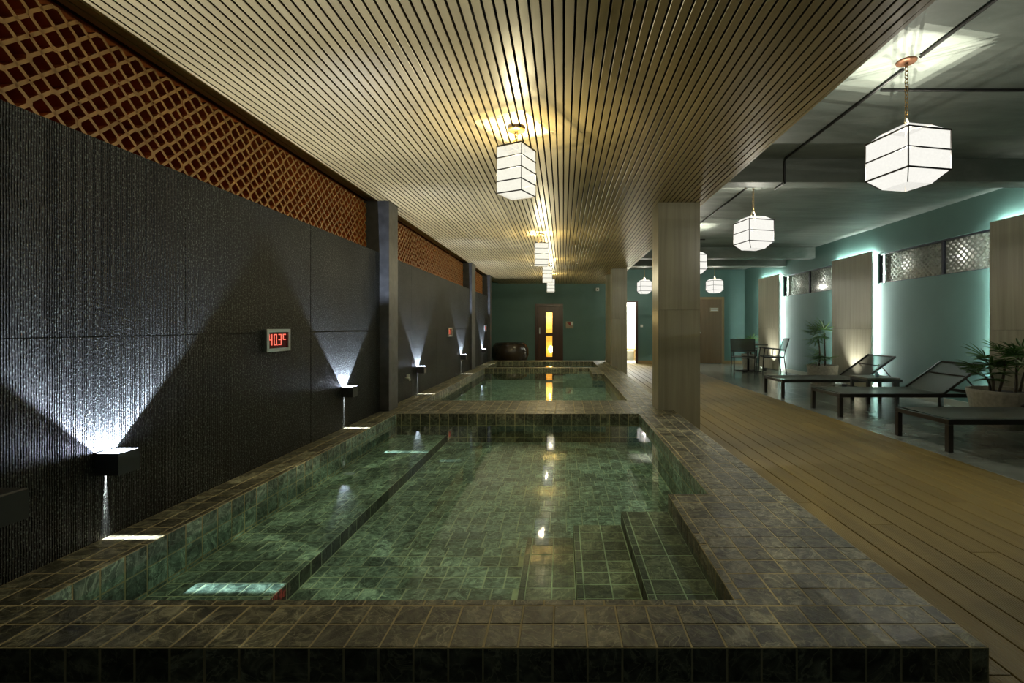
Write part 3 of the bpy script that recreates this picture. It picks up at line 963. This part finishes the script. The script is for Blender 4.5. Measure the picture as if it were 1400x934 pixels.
obj('seat', BX(-.55, .55, -.2, .25, .36, .42, bevel=.008), M['sauna'], bn)
for xx in (-.45, .45): obj('leg', BX(xx - .04, xx + .04, -.15, .2, 0, .36), M['sauna'], bn)
point('washroom_light', (2.0, 15.7, 2.25), 70, (1.0, 0.98, 0.92), 0.1)
# brown door
d = structure('door_3', 'plain brown door with a small pale nameplate in the teal back wall', 'door'); d.location = ((D3[0] + D3[1]) / 2, YB, 0)
W = D3[1] - D3[0]; H = D3[2]; f = 0.075
bm = BX(-W/2, -W/2 + f, -0.035, 0, 0, H); box(bm, W/2 - f, W/2, -0.035, 0, 0, H); box(bm, -W/2 + f, W/2 - f, -0.035, 0, H - f, H)
obj('door_frame', bm, M['skirting'], d)
obj('door_leaf', BX(-W/2 + f, W/2 - f, -0.02, 0, 0.01, H - f, bevel=.003), M['door_brown'], d)
pl = obj('nameplate', BX(0.0, 0.27, -0.028, -0.02, 1.66, 1.78), M['beige_plate'], d)
bm = BX(0.03, 0.24, -0.031, -0.028, 1.735, 1.76); box(bm, 0.03, 0.24, -0.031, -0.028, 1.685, 1.71)
obj('nameplate_line', bm, M['white'], pl)
bm = bmesh.new(); lathe(bm, [(0, -.03), (.02, -.025), (.028, 0), (.02, .025), (0, .03)], 12)
obj('knob', bm, M['steel'], d, (-W/2 + f + .06, -.05, 0.98), smooth=True)

# ------------------------------------------------------------------ columns
for i, (x0, x1, y0, y1, zj) in enumerate(((1.05, 1.512, 5.13, 5.47, 1.357), (1.15, 1.505, 10.95, 11.3, 1.36), (1.137, 1.49, 12.2, 12.5, 1.36))):
    c = structure('column', ['square stone clad column nearest the loungers', 'square stone clad column second from the front', 'square stone clad column nearest the back wall'][i],
                  'column', BX(x0 + .012, x1 - .012, y0 + .012, y1 - .012, 0, ZS - .001), M['black_gap'])
    for z0, z1 in ((0, zj - .001), (zj + .001, ZS)):
        obj('cladding_slab', BX(x0, x1, y0, y0 + .012, z0, z1, bevel=.001), M['travertine'], c)
        obj('cladding_slab', BX(x0, x1, y1 - .012, y1, z0, z1), M['travertine'], c)
        obj('cladding_slab', BX(x0, x0 + .012, y0 + .012, y1 - .012, z0, z1), M['travertine'], c)
        obj('cladding_slab', BX(x1 - .012, x1, y0 + .012, y1 - .012, z0, z1), M['travertine'], c)

# ------------------------------------------------------------------ stone panels standing off the right wall
XP0, XP1 = 5.69, 5.715
for i, (y0, y1) in enumerate(((4.93, 6.2), (8.58, 9.84), (12.27, 13.54))):
    p = thing('wall_panel', ['pale stone panel with glowing edges, nearest, behind the big potted palm', 'pale stone panel with glowing edges behind the twin stemmed palm',
                             'pale stone panel with glowing edges behind the cafe chairs'][i], 'wall panel', (0, y0, 0), 0, 'backlit stone panels')
    L = y1 - y0; zt = 2.565; zj = 1.13; e = .0012
    for a, b, z0, z1 in ((0, L, zj + e, zt), (0, L / 2 - e, 0.02, zj - e), (L / 2 + e, L, 0.02, zj - e)):
        obj('stone_slab', BX(XP0, XP1, a, b, z0, z1, bevel=.002), M['travertine'], p)
    obj('light_stop_board', BX(XP1, XP1 + .003, .012, L - .012, .03, zt - .012), M['black_metal'], p)  # unseen board added to stop strip light leaking through the slab joints
    bm = bmesh.new()
    for a in (0.10, L - 0.10): box(bm, XP1 + .003, XR, a - .02, a + .02, .1, 2.35)
    for zz_ in (.4, 1.3, 2.2): box(bm, XP1 + .003, XR - .03, .12, L - .12, zz_ - .02, zz_ + .02)
    obj('mounting_rail', bm, M['black_metal'], p)
    for a in (0.04, L - 0.04): obj('led_strip', BX(XP1 + .004, XP1 + .012, a - .006, a + .006, .06, zt - .05), M['led'], p)
    obj('led_strip', BX(XP1 + .004, XP1 + .012, .06, L - .06, zt - .045, zt - .033), M['led'], p)

# ------------------------------------------------------------------ sconces on the stone wall
def sconce(y, label, first=[None]):
    t = thing('wall_sconce', label, 'wall light', (XL, y, 0.535), 0, 'square sconces on the stone wall')
    if first[0] is None:
        bm = bmesh.new()
        w = 0.004; X1 = 0.104; A = 0.05; H = 0.094
        box(bm, 0.0, w, -A, A, 0, H); box(bm, X1 - w, X1, -A, A, 0, H)
        box(bm, w, X1 - w, -A, -A + w, 0, H); box(bm, w, X1 - w, A - w, A, 0, H)
        body = mesh_from_bm(bm, 'housing', M['dark_box'])
        bm = bmesh.new()     # white inner plate under the lamp
        box(bm, w, X1 - w, -A + w, A - w, 0.037, 0.039)
        refl = mesh_from_bm(bm, 'reflector', M['white_inside'])
        bm = bmesh.new()     # bottom plate with a narrow slit across
        box(bm, w, X1 - w, -A + w, -0.0019, 0, 0.003); box(bm, w, X1 - w, 0.0019, A - w, 0, 0.003)
        slit = mesh_from_bm(bm, 'slit_plate', M['dark_box'])
        bm = BX(w, .025, -A + w, A - w, .075, .078); box(bm, X1 - .03, X1 - w, -A + w, A - w, .075, .078)
        lip = mesh_from_bm(bm, 'lens_rim', M['white_inside'])
        first[0] = (body, refl, slit, lip)
    for nm, me in zip(('housing', 'reflector', 'slit_plate', 'lens_rim'), first[0]):
        if nm != 'lens_rim': link(nm, me, t)
    spot('sconce_uplight', (0.05, 0, 0.043), (R(180), 0, 0), P_UP, COOL, 150, 0.3, 0.004, t)
    spot('sconce_downlight', (0.045, 0, 0.034), (0, 0, 0), P_DOWN, (0.95, 0.97, 1.0), 150, 0.1, 0.0012, t)
for y, lab in ((2.03, 'black cube sconce nearest the viewer, beaming up the black stone wall'), (4.235, 'black cube sconce just past the lit temperature display'),
               (6.38, 'black cube sconce past the first stone pier'), (9.1, 'black cube sconce past the second temperature display'),
               (11.45, 'black cube sconce farthest along the stone wall')):
    sconce(y, lab)
jb = thing('junction_box', 'black box low on the stone wall, nearest the viewer', 'box', (XL, 1.6, 0.49))
obj('box_body', BX(0, .1, -.05, .05, 0, .11, bevel=.004), M['dark_box'], jb)
obj('box_lid', BX(.1, .106, -.046, .046, .004, .106), M['black_metal'], jb)

# temperature displays
SEG = {'0': 'abcdef', '1': 'bc', '2': 'abged', '3': 'abgcd', '4': 'fgbc', '7': 'abc', 'c': 'afg', '.': '.', '9': 'abcdfg'}
def digit_bm(ch, w, h, t):
    bm = bmesh.new()
    s = {'a': (0, w, h - t, h), 'g': (0, w, h/2 - t/2, h/2 + t/2), 'd': (0, w, 0, t), 'f': (0, t, h/2, h), 'e': (0, t, 0, h/2), 'b': (w - t, w, h/2, h), 'c': (w - t, w, 0, h/2), '.': (-t * .1, t * .9, 0, t)}
    for k in SEG[ch]:
        y0, y1, z0, z1 = s[k]
        box(bm, 0, 0.002, y0 + .0008, y1 - .0008, z0 + .0008, z1 - .0008)
    return bm
def display(y, z, text, label, w=0.27, h=0.155):
    t = thing('temperature_display', label, 'display', (XL, y, z), 0, 'red digit displays on the stone wall')
    bm = BX(0, .022, 0, w, 0, .022); box(bm, 0, .022, 0, w, h - .022, h); box(bm, 0, .022, 0, .026, .022, h - .022); box(bm, 0, .022, w - .026, w, .022, h - .022)
    obj('bezel', bm, M['steel'], t)
    win = obj('display_window', BX(0, .012, .026, w - .026, .022, h - .022), M['red_dark'], t)
    dw = 0.034; yy = .037
    for ch in text:
        if ch == '.':
            obj('decimal_point', digit_bm('.', dw, .07, .006), M['red_led'], win, (.0125, yy - .011, .040)); continue
        obj('digit', digit_bm(ch, dw, .078, .0072), M['red_led'], win, (.0125, yy, .042)); yy += dw + .018
    return t
display(3.10, 1.00, '40.3c', 'steel framed display reading 40.3°C on the black stone wall')
display(8.02, 1.00, '37', 'small red display beyond the first pier, showing 37')
display(11.75, 1.06, '19', 'farthest small red display, above the last sconce')
tp = thing('wall_tap', 'small white tap low on the stone wall past the first pier', 'tap', (XL, 5.88, 0.52))
bm = bmesh.new(); tube(bm, [(0, 0, 0), (.05, 0, .0), (.06, 0, -.03)], .012, 8); obj('spout', bm, M['white'], tp, smooth=True)
obj('lever', BX(.02, .05, -.006, .006, .012, .05), M['white'], tp)

# ------------------------------------------------------------------ lanterns
def chain_bm(z0, z1, lw=0.012, r=0.0028):
    bm = bmesh.new()
    L = 0.034; n = max(2, int((z1 - z0) / (L * .78)))
    step = (z1 - z0) / n
    for i in range(n):
        zc_ = z0 + step * (i + .5)
        pts = []
        for k in range(11):
            a = 2 * math.pi * k / 10
            p = (lw * math.cos(a), 0, zc_ + step * .62 * math.sin(a))
            if i % 2: p = (0, p[0], p[2])
            pts.append(p)
        tube(bm, pts, r, 5, cap=False)
    return bm

def arch_bm(w, h, r):
    bm = bmesh.new()
    tube(bm, [(w * math.cos(a), 0, h * math.sin(a)) for a in [math.pi * k / 12 for k in range(13)]], r, 6)
    return bm

def tall_lantern():
    t = thing('pendant_lantern', 'tall warm paper lantern hanging nearest under the slatted ceiling', 'lantern', (0, 0, 0), 0, 'tall lanterns over the pools')
    s = 0.0975; zb = 2.077 - ZS; zt = 2.395 - ZS          # heights below the ceiling
    bm = bmesh.new(); lathe(bm, [(0, -.012), (.045, -.012), (.058, -.006), (.06, 0), (0, 0)], 24)
    cn = obj('canopy', bm, M['brass'], t, (0, 0, -.02), smooth=True)
    bm = bmesh.new()
    for sx in (-.03, .03): tube(bm, [(sx, 0, .0), (sx, 0, .022)], .004, 6)
    obj('canopy_screw', bm, M['black_metal'], cn)
    obj('chain', chain_bm(-.096, -.033), M['brass'], t)
    obj('hanging_ring', arch_bm(.05, .05, .004), M['brass'], t, (0, 0, zt + .002))
    for k in range(4):
        a = k * math.pi / 2
        obj('paper_panel', BX(-s + .003, s - .003, s - .004, s - .002, zb, zt), M['paper_c'], t, (0, 0, 0), (0, 0, a))
    obj('paper_base', BX(-s * .8, s * .8, -s * .8, s * .8, zb + .008, zb + .010), M['paper_c'], t)
    for i in range(5):
        z = zb + (zt - zb) * i / 4
        bm = bmesh.new()
        e = .0038 if i < 4 else .0055
        for sgn in (-1, 1):
            box(bm, -s - .001, s + .001, sgn * s - .002, sgn * s + .002, z - e, z + e)
            box(bm, sgn * s - .002, sgn * s + .002, -s + .001, s - .001, z - e, z + e)
        obj('hoop', bm, M['frame_brown'], t)
    for sx in (-1, 1):
        for sy in (-1, 1):
            obj('corner_wire', BX(sx * s - .0015, sx * s + .0015, sy * s - .0015, sy * s + .0015, zb, zt), M['frame_brown'], t)
    bm = bmesh.new(); box(bm, -s, s, -.004, .004, zt - .004, zt + .002); box(bm, -.004, .004, -s, s, zt - .004, zt + .002)
    obj('cross_bar', bm, M['frame_brown'], t)
    bulbs(zb + .15, P_C, WARM, t)
    return t
c1 = tall_lantern(); c1.location = (-0.322, 3.2, ZS); c1.rotation_euler[2] = R(-26 + 90)
for y, a, lab in ((6.85, 6, 'tall warm paper lantern hanging second under the slatted ceiling'), (9.45, 3, 'tall warm paper lantern hanging third under the slatted ceiling'),
                  (12.0, 4, 'tall warm paper lantern hanging farthest under the slatted ceiling')):
    copy_tree(c1, (-0.322, y, ZS), R(a), lab)

def wide_lantern(zceil_drop=ZC - 2.21):
    t = thing('pendant_lantern', 'big chamfered paper lantern hanging nearest from the concrete ceiling', 'lantern', (0, 0, 0), 0, 'chamfered lanterns over the deck')
    s = 0.168; zl = 2.21 - ZC; zu = 2.473 - ZC; q = 0.100; zt = zu + .055; zb = zl - .075
    bm = bmesh.new(); lathe(bm, [(0, -.014), (.05, -.014), (.062, -.007), (.064, 0), (0, 0)], 24)
    obj('canopy', bm, M['copper'], t, smooth=True)
    obj('chain', chain_bm(zt + .078, -.014), M['brass'], t)
    obj('hanging_ring', arch_bm(.055, .078, .0055), M['cream'], t, (0, 0, zt - .002), (0, 0, R(30)))
    def frustum(z0, h0, z1, h1, k):
        bm = bmesh.new()
        f = [bm.verts.new(v) for v in ((-h0, h0, z0), (h0, h0, z0), (h1, h1, z1), (-h1, h1, z1))]
        bm.faces.new(f)
        r_ = bmesh.ops.extrude_face_region(bm, geom=bm.faces[:])
        bmesh.ops.translate(bm, verts=[g for g in r_['geom'] if isinstance(g, bmesh.types.BMVert)], vec=(0, -.0015, 0))
        return bm
    for k in range(4):
        a = (0, 0, k * math.pi / 2)
        obj('paper_panel', frustum(zl, s - .003, zu, s - .003, k), M['paper_r'], t, (0, 0, 0), a)
        obj('paper_top', frustum(zu, s - .003, zt, q, k), M['paper_r'], t, (0, 0, 0), a)
        obj('paper_bottom', frustum(zb, q, zl, s - .003, k), M['paper_r'], t, (0, 0, 0), a)
    for z, h, e in ((zl, s, .0055), ((zl + zu) / 2, s, .0045), (zu, s, .0055)):
        bm = bmesh.new()
        for sg in (-1, 1):
            box(bm, -h - .0035, h + .0035, sg * h - .0025, sg * h + .0025, z - e, z + e)
            box(bm, sg * h - .0025, sg * h + .0025, -h + .0025, h - .0025, z - e, z + e)
        obj('hoop', bm, M['frame_brown'], t)
    for sx in (-1, 1):
        for sy in (-1, 1):
            bm = bmesh.new(); bar(bm, (sx * s, sy * s, zl), (sx * s, sy * s, zu), .006)
            bar(bm, (sx * s, sy * s, zl), (sx * q, sy * q, zb), .006); 
            obj('corner_wire', bm, M['frame_brown'], t)
    bm = bmesh.new(); bar(bm, (-q, -q, zt), (q, q, zt), .006); bar(bm, (-q, q, zt), (q, -q, zt), .006)
    obj('cross_bar', bm, M['cream'], t)
    bulbs((zl + zu) / 2 - .03, P_R, WARM_R, t)
    return t
r1 = wide_lantern(); r1.location = (2.365, 3.2, ZC); r1.rotation_euler[2] = R(11)
for x, y, a, lab in ((2.365, 5.78, 12, 'chamfered paper lantern hanging second from the concrete ceiling'), (2.40, 8.5, 8, 'chamfered paper lantern half hidden behind the near column'),
                     (4.3, 13.2, 20, 'chamfered paper lantern above the brown door'), (2.36, 13.5, 8, 'chamfered paper lantern between the columns above the lit doorway')):
    copy_tree(r1, (x, y, ZC), R(a), lab)

# ------------------------------------------------------------------ loungers
def lounger():
    """foot end at local x=0, runs along +x, near side at y=0, width 0.72"""
    t = thing('sun_lounger', 'dark framed sling lounger nearest the viewer, its foot towards the deck', 'lounger', (0, 0, 0), 0, 'sling loungers along the teal wall')
    W = 0.70; L = 1.98; zt = 0.305; b = 0.048
    for nm, (x, y) in zip('abcd', ((0, 0), (0, W - b), (L - b - .1, 0), (L - b - .1, W - b))):
        obj('leg', BX(x, x + b, y, y + b, 0, zt - b, bevel=.003), M['frame_brown'], t)
    bm = BX(0, L, 0, b * .8, zt - b, zt, bevel=.003); 
    obj('side_rail', bm, M['frame_brown'], t)
    obj('side_rail', BX(0, L, W - b * .8, W, zt - b, zt, bevel=.003), M['frame_brown'], t)
    obj('end_rail', BX(0, b * .8, b * .8, W - b * .8, zt - b, zt - .004, bevel=.002), M['frame_brown'], t)
    obj('end_rail', BX(L - b * .8, L, b * .8, W - b * .8, zt - b, zt - .004, bevel=.002), M['frame_brown'], t)
    hx = 1.36
    obj('cross_bar', BX(hx, hx + .03, b * .8, W - b * .8, zt - .04, zt - .012), M['frame_brown'], t)
    # seat sling, sagging a little
    bm = bmesh.new()
    nx, ny = 12, 6
    def sheet(fn, th=.004):
        g = [[bm.verts.new(fn(i / nx, j / ny)) for j in range(ny + 1)] for i in range(nx + 1)]
        for i in range(nx):
            for j in range(ny):
                bm.faces.new((g[i][j], g[i + 1][j], g[i + 1][j + 1], g[i][j + 1]))
    y0, y1 = b * .4, W - b * .4
    sheet(lambda u, v: (.06 + u * (hx - .06), y0 + v * (y1 - y0), zt + .003 - .012 * math.sin(math.pi * v) * math.sin(math.pi * min(1, u + .12))))
    obj('seat_sling', bm, M['sling'], t, smooth=True)
    # raised backrest
    a = R(36); bl = 0.63
    dx, dz = math.cos(a), math.sin(a)
    bm = bmesh.new()
    sheet(lambda u, v: (hx + .01 + u * bl * dx + .015 * math.sin(math.pi * v) * dz, y0 + v * (y1 - y0), zt + .004 + u * bl * dz - .015 * math.sin(math.pi * v) * dx))
    back = obj('backrest', bm, M['sling'], t, smooth=True)
    bm = bmesh.new()
    for y in (y0, y1):
        bar(bm, (hx, y, zt), (hx + bl * dx, y, zt + bl * dz), .022, .03)
    bar(bm, (hx + bl * dx, y0, zt + bl * dz), (hx + bl * dx, y1, zt + bl * dz), .022)
    bar(bm, (hx + bl * .62 * dx, y0, zt + bl * .62 * dz - .012), (hx + bl * .62 * dx, y1, zt + bl * .62 * dz - .012), .018)
    obj('back_frame', bm, M['frame_brown'], back)
    bm = bmesh.new()
    for y in (y0 + .05, y1 - .05): bar(bm, (hx + bl * .62 * dx, y, zt + bl * .62 * dz - .02), (hx + .52, y, zt - .02), .014)
    obj('back_stay', bm, M['frame_brown'], t)
    return t
l1 = lounger(); l1.location = (3.585, 4.32, 0)
copy_tree(l1, (3.57, 6.0, 0), 0, 'dark framed sling lounger in the middle of the row, beside the big planter')
copy_tree(l1, (3.59, 7.62, 0), 0, 'dark framed sling lounger farthest down the row, in front of the twin stemmed palm')
# low side table and vase
st = thing('side_table', 'low dark side table between the two farther loungers', 'side table', (4.60, 7.02, 0))
obj('table_top', BX(0, .5, 0, .45, .372, .395, bevel=.003), M['table_top'], st)
bm = BX(.01, .49, .01, .035, .335, .372); box(bm, .01, .49, .415, .44, .335, .372); box(bm, .01, .035, .035, .415, .335, .372); box(bm, .465, .49, .035, .415, .335, .372)
obj('apron', bm, M['frame_brown'], st)
for x in (.01, .45):
    for y in (.01, .40): obj('leg', BX(x, x + .04, y, y + .04, 0, .335), M['frame_brown'], st)
va = thing('bud_vase', 'small blue bud vase with a sprig on the low side table', 'vase', (4.86, 7.2, .395))
bm = bmesh.new(); lathe(bm, [(0, 0), (.022, 0), (.028, .012), (.034, .035), (.028, .058), (.012, .072), (.010, .09), (.014, .1), (.010, .098), (0, .09)], 20)
obj('vase_body', bm, M['blue_glass'], va, smooth=True)
bm = bmesh.new(); tube(bm, [(0, 0, .08), (.01, 0, .14), (.035, 0, .19)], .002, 5); tube(bm, [(0, 0, .08), (-.01, .005, .13)], .002, 5)
for p in ((.035, 0, .19), (.022, 0, .165), (-.01, .005, .13), (.028, .005, .18)):
    bmesh.ops.create_icosphere(bm, subdivisions=1, radius=.009, matrix=Matrix.Translation(p))
obj('sprig', bm, M['leaf'], va)

# ------------------------------------------------------------------ palms in planters
def fan_bm(rnd, n, length, width):
    """one fan leaf: narrow folded leaflets from a point, opening round +x"""
    bm = bmesh.new()
    for k in range(n):
        a = (k / (n - 1) - .5) * R(190) + rnd.uniform(-.07, .07)
        L = length * (1 - .25 * abs(k / (n - 1) - .5) * 2) * rnd.uniform(.85, 1.08)
        d = Vector((math.cos(a), math.sin(a), .12))
        s = Vector((-math.sin(a), math.cos(a), 0))
        prev = None
        for i in range(5):
            u = i / 4
            w = width * (math.sin(math.pi * (.12 + .82 * u)) if i < 4 else .08)
            c = d * (L * u) + Vector((0, 0, -.28 * L * u * u))
            row = [bm.verts.new(c - s * w / 2), bm.verts.new(c + Vector((0, 0, -.22 * w))), bm.verts.new(c + s * w / 2)]
            if prev:
                bm.faces.new((prev[0], row[0], row[1], prev[1])); bm.faces.new((prev[1], row[1], row[2], prev[2]))
            prev = row
    return bm

def palm(label, loc, pot_prof, soil_z, soil_r, stems, fans, seed, leafL, leafW=.03):
    rnd = random.Random(seed)
    t = thing('potted_palm', label, 'potted palm', loc, 0, 'lady palms in concrete planters')
    bm = bmesh.new(); lathe(bm, pot_prof, 36)
    obj('planter', bm, M['pot'], t, smooth=False)
    bm = bmesh.new(); lathe(bm, [(soil_r, soil_z), (soil_r * .5, soil_z + .015), (0, soil_z + .02)], 24); obj('soil', bm, M['soil'], t)
    for (x, y, x2, y2, h) in stems:
        bm = bmesh.new()
        pts = [(x + (x2 - x) * u + .012 * math.sin(5 * u + x * 9), y + (y2 - y) * u, soil_z + h * u) for u in [i / 6 for i in range(7)]]
        tube(bm, pts, .017, 8, .011); obj('stem', bm, M['stem'], t, smooth=True)
    for (si, h, az, tilt, pet) in fans:
        x, y, x2, y2, H = stems[si]
        u = h / H
        p = Vector((x + (x2 - x) * u, y + (y2 - y) * u, soil_z + h))
        d = Vector((math.cos(R(az)) * math.cos(R(tilt)), math.sin(R(az)) * math.cos(R(tilt)), math.sin(R(tilt))))
        q = p + d * pet
        bm = fan_bm(rnd, rnd.choice((7, 8, 9)), leafL * rnd.uniform(.85, 1.15), leafW)
        rot = Euler((0, R(-tilt * .8), R(az))).to_matrix().to_4x4()
        bmesh.ops.transform(bm, matrix=Matrix.Translation(q) @ rot, verts=bm.verts[:])
        fo = obj('frond', bm, M['leaf'], t)
        bm = bmesh.new(); tube(bm, [p, p.lerp(q, .5) + Vector((0, 0, .01)), q], .004, 5)
        obj('petiole', bm, M['leaf'], fo)
    return t
rA = random.Random(3)
def auto_fans(stems, per, pet, lo=.55, tilts=(-5, 65), rnd=rA):
    out = []
    for i, s in enumerate(stems):
        for k in range(per):
            f_ = lo + (1 - lo) * (k + 1) / per
            az = rnd.uniform(0, 360) if k else 60 * i
            ti = rnd.uniform(*tilts) * f_; pp = rnd.uniform(pet * .6, pet * 1.2)
            if math.cos(R(az)) > .3: az = 180 - az
            out.append((i, s[4] * f_, az, ti, pp))
    return out
sA = [(-.14, -.05, -.10, -.08, .40), (-.10, .06, -.16, .05, .30), (.05, -.04, .08, -.05, .33), (.10, .02, .16, .02, .42), (.18, .05, .26, 0, .36), (-.18, 0, -.30, -.05, .20)]
palm('lady palm in a wide grey concrete planter behind the nearest lounger', (5.24, 5.48, 0),
     [(0, 0), (.26, 0), (.33, .16), (.375, .40), (.375, .43), (.345, .43), (.33, .38), (0, .38)], .385, .33, sA, auto_fans(sA, 5, .15, .6, (0, 75)), 11, .24, .026)
sB = [(-.06, 0, -.07, 0, .62), (.05, .02, .06, .0, .68), (.0, -.06, .03, -.08, .16)]
fB = auto_fans(sB, 6, .17, .86, (-25, 80)) + [(0, .12, 200, 35, .06), (1, .14, 300, 30, .06), (1, .10, 100, 40, .05)]
palm('twin stemmed lady palm in a round planter behind the farthest lounger', (5.30, 9.5, 0),
     [(0, 0), (.21, 0), (.27, .2), (.288, .37), (.288, .39), (.26, .39), (.25, .35), (0, .35)], .355, .25, sB, fB, 5, .27, .026)
sC = [(-.05, 0, -.08, 0, .30), (.05, .03, .08, .03, .34), (0, -.05, .0, -.08, .26)]
palm('bushy lady palm in a tall tapered pot behind the cafe table', (5.14, 12.85, 0),
     [(0, 0), (.15, 0), (.2, .40), (.205, .42), (.185, .42), (.18, .38), (0, .38)], .385, .18, sC, auto_fans(sC, 6, .16, .5, (10, 70)), 8, .24, .032)
# uplights on the floor at the panels
for i, (x, y) in enumerate(((5.47, 5.15), (5.45, 9.0), (5.45, 12.55))):
    u = thing('floor_uplight', ['small black floor uplight beside the big concrete planter', 'small black floor uplight in front of the second stone panel',
                                'small black floor uplight in front of the far stone panel'][i], 'uplight', (x, y, 0), 0, 'floor uplights at the stone panels')
    bm = bmesh.new(); lathe(bm, [(0, 0), (.045, 0), (.045, .06), (.04, .065), (.038, .03), (0, .03)], 20)
    obj('can', bm, M['black_metal'], u)
    bm = bmesh.new(); lathe(bm, [(.037, .036), (0, .037)], 20)
    obj('lens', bm, emit('uplight lens', (1, .97, .85), 3.0), u)
    spot('uplight_beam', (0, 0, .07), (R(180), R(13), 0), P_FLOOR, (1.0, 0.97, 0.86), 80, .9, .02, u)

# ------------------------------------------------------------------ cafe table and chairs
tb = thing('cafe_table', 'square cafe table between the two armchairs in front of the far panel', 'table', (4.82, 12.1, 0))
obj('table_top', BX(-.36, .36, -.36, .36, .70, .725, bevel=.004), M['table_top'], tb)
bm = bmesh.new(); tube(bm, [(0, 0, .03), (0, 0, .70)], .03, 12); obj('pedestal', bm, M['black_metal'], tb, smooth=True)
for a in (45, 135, 225, 315):
    bm = bmesh.new(); bar(bm, (0, 0, .03), (.34 * math.cos(R(a)), .34 * math.sin(R(a)), .02), .05, .03); obj('foot', bm, M['black_metal'], tb)
def armchair():
    """faces +x locally, width along y"""
    t = thing('armchair', 'black sling armchair seen from behind, left of the cafe table', 'chair', (0, 0, 0), 0, 'armchairs at the cafe table')
    r = .013; W = .27; fm = M['black_metal']
    for s in (-1, 1):
        bm = bmesh.new(); tube(bm, [(.27, s * W, 0), (.25, s * W, .43), (.22, s * W, .63)], r, 8); obj('leg', bm, fm, t, smooth=True)
        bm = bmesh.new(); tube(bm, [(-.28, s * W, 0), (-.22, s * W, .42), (-.24, s * W, .55), (-.34, s * W, .88)], r, 8); obj('leg', bm, fm, t, smooth=True)
        bm = bmesh.new(); bar(bm, (.26, s * W, .64), (-.27, s * W, .60), .045, .02); obj('armrest', bm, fm, t)
        bm = bmesh.new(); bar(bm, (.25, s * W, .42), (-.22, s * W, .41), .025, .03); obj('side_rail', bm, fm, t)
        bm = bmesh.new(); tube(bm, [(.05, s * W, .42), (.03, s * W, .62)], .008, 6); obj('arm_stay', bm, fm, t)
    bm = bmesh.new()
    for p, q in (((.25, -W, .42), (.25, W, .42)), ((-.22, -W, .41), (-.22, W, .41)), ((-.34, -W, .875), (-.34, W, .875)), ((-.26, -W, .60), (-.26, W, .60))): tube(bm, [p, q], r * .9, 8)
    obj('cross_bar', bm, fm, t)
    bm = bmesh.new()
    g = [[bm.verts.new((.25 - .46 * u, (v - .5) * 2 * W, .435 - .02 * math.sin(math.pi * u))) for v in (0, .25, .5, .75, 1)] for u in [i / 6 for i in range(7)]]
    for i in range(6):
        for j in range(4): bm.faces.new((g[i][j], g[i][j + 1], g[i + 1][j + 1], g[i + 1][j]))
    obj('seat', bm, M['sling'], t, smooth=True)
    bm = bmesh.new()
    g = [[bm.verts.new((-.245 - .095 * u, (v - .5) * 2 * (W - .01), .55 + .32 * u)) for v in (0, .5, 1)] for u in (0, .5, 1)]
    for i in range(2):
        for j in range(2): bm.faces.new((g[i][j], g[i + 1][j], g[i + 1][j + 1], g[i][j + 1]))
    obj('backrest', bm, M['sling'], t, smooth=True)
    return t
ch1 = armchair(); ch1.location = (4.50, 11.55, 0); ch1.rotation_euler[2] = R(62)
copy_tree(ch1, (5.28, 11.75, 0), R(168), 'black sling armchair seen side on, right of the cafe table')

# ------------------------------------------------------------------ things by the back wall
ur = thing('stone_tub', 'big dark polished stone tub by the back wall, left of the sauna door', 'tub', (-1.56, 13.6, 0))
bm = bmesh.new(); lathe(bm, [(0, 0), (.34, 0), (.46, .12), (.545, .36), (.54, .52), (.49, .64), (.43, .695), (.40, .70), (.38, .68), (.42, .55), (.42, .3), (.3, .12), (0, .1)], 48)
obj('tub_body', bm, M['urn'], ur, smooth=True)
bm = bmesh.new(); lathe(bm, [(.395, .69), (.415, .705), (.435, .695), (.415, .685), (.395, .69)], 48); obj('rim', bm, M['urn'], ur, smooth=True)
cp = thing('control_plate', 'beige control plate with red and white marking beside the sauna door', 'control panel', (0.205, YB, 1.23))
obj('plate', BX(-.12, .12, -.03, 0, -.11, .11, bevel=.004), M['beige_plate'], cp)
bm = bmesh.new(); vv = [bm.verts.new(p) for p in ((-.09, -.032, .08), (.02, -.032, -.03), (.05, -.032, .02), (.05, -.032, .08))]; bm.faces.new(vv)
r_ = bmesh.ops.extrude_face_region(bm, geom=bm.faces[:]); bmesh.ops.translate(bm, verts=[g for g in r_['geom'] if isinstance(g, bmesh.types.BMVert)], vec=(0, .004, 0))
obj('red_marking', bm, M['red'], cp)
obj('white_marking', BX(.035, .095, -.034, -.029, -.01, .09), M['white'], cp)
ws = thing('wall_sensor', 'small white sensor high on the back wall beside the columns', 'sensor', (1.09, YB, 2.36))
obj('sensor_body', BX(-.05, .05, -.06, 0, -.05, .05, bevel=.008), M['white'], ws)
obj('sensor_lens', BX(-.02, .02, -.066, -.06, -.02, .02), M['black_metal'], ws)
sw = thing('light_switch', 'small white switch right of the lit doorway', 'switch', (2.5, YB, 1.2))
obj('switch_plate', BX(-.04, .04, -.012, 0, -.04, .04, bevel=.003), M['white'], sw)
obj('rocker', BX(-.015, .015, -.017, -.012, -.02, .02), M['white'], sw)
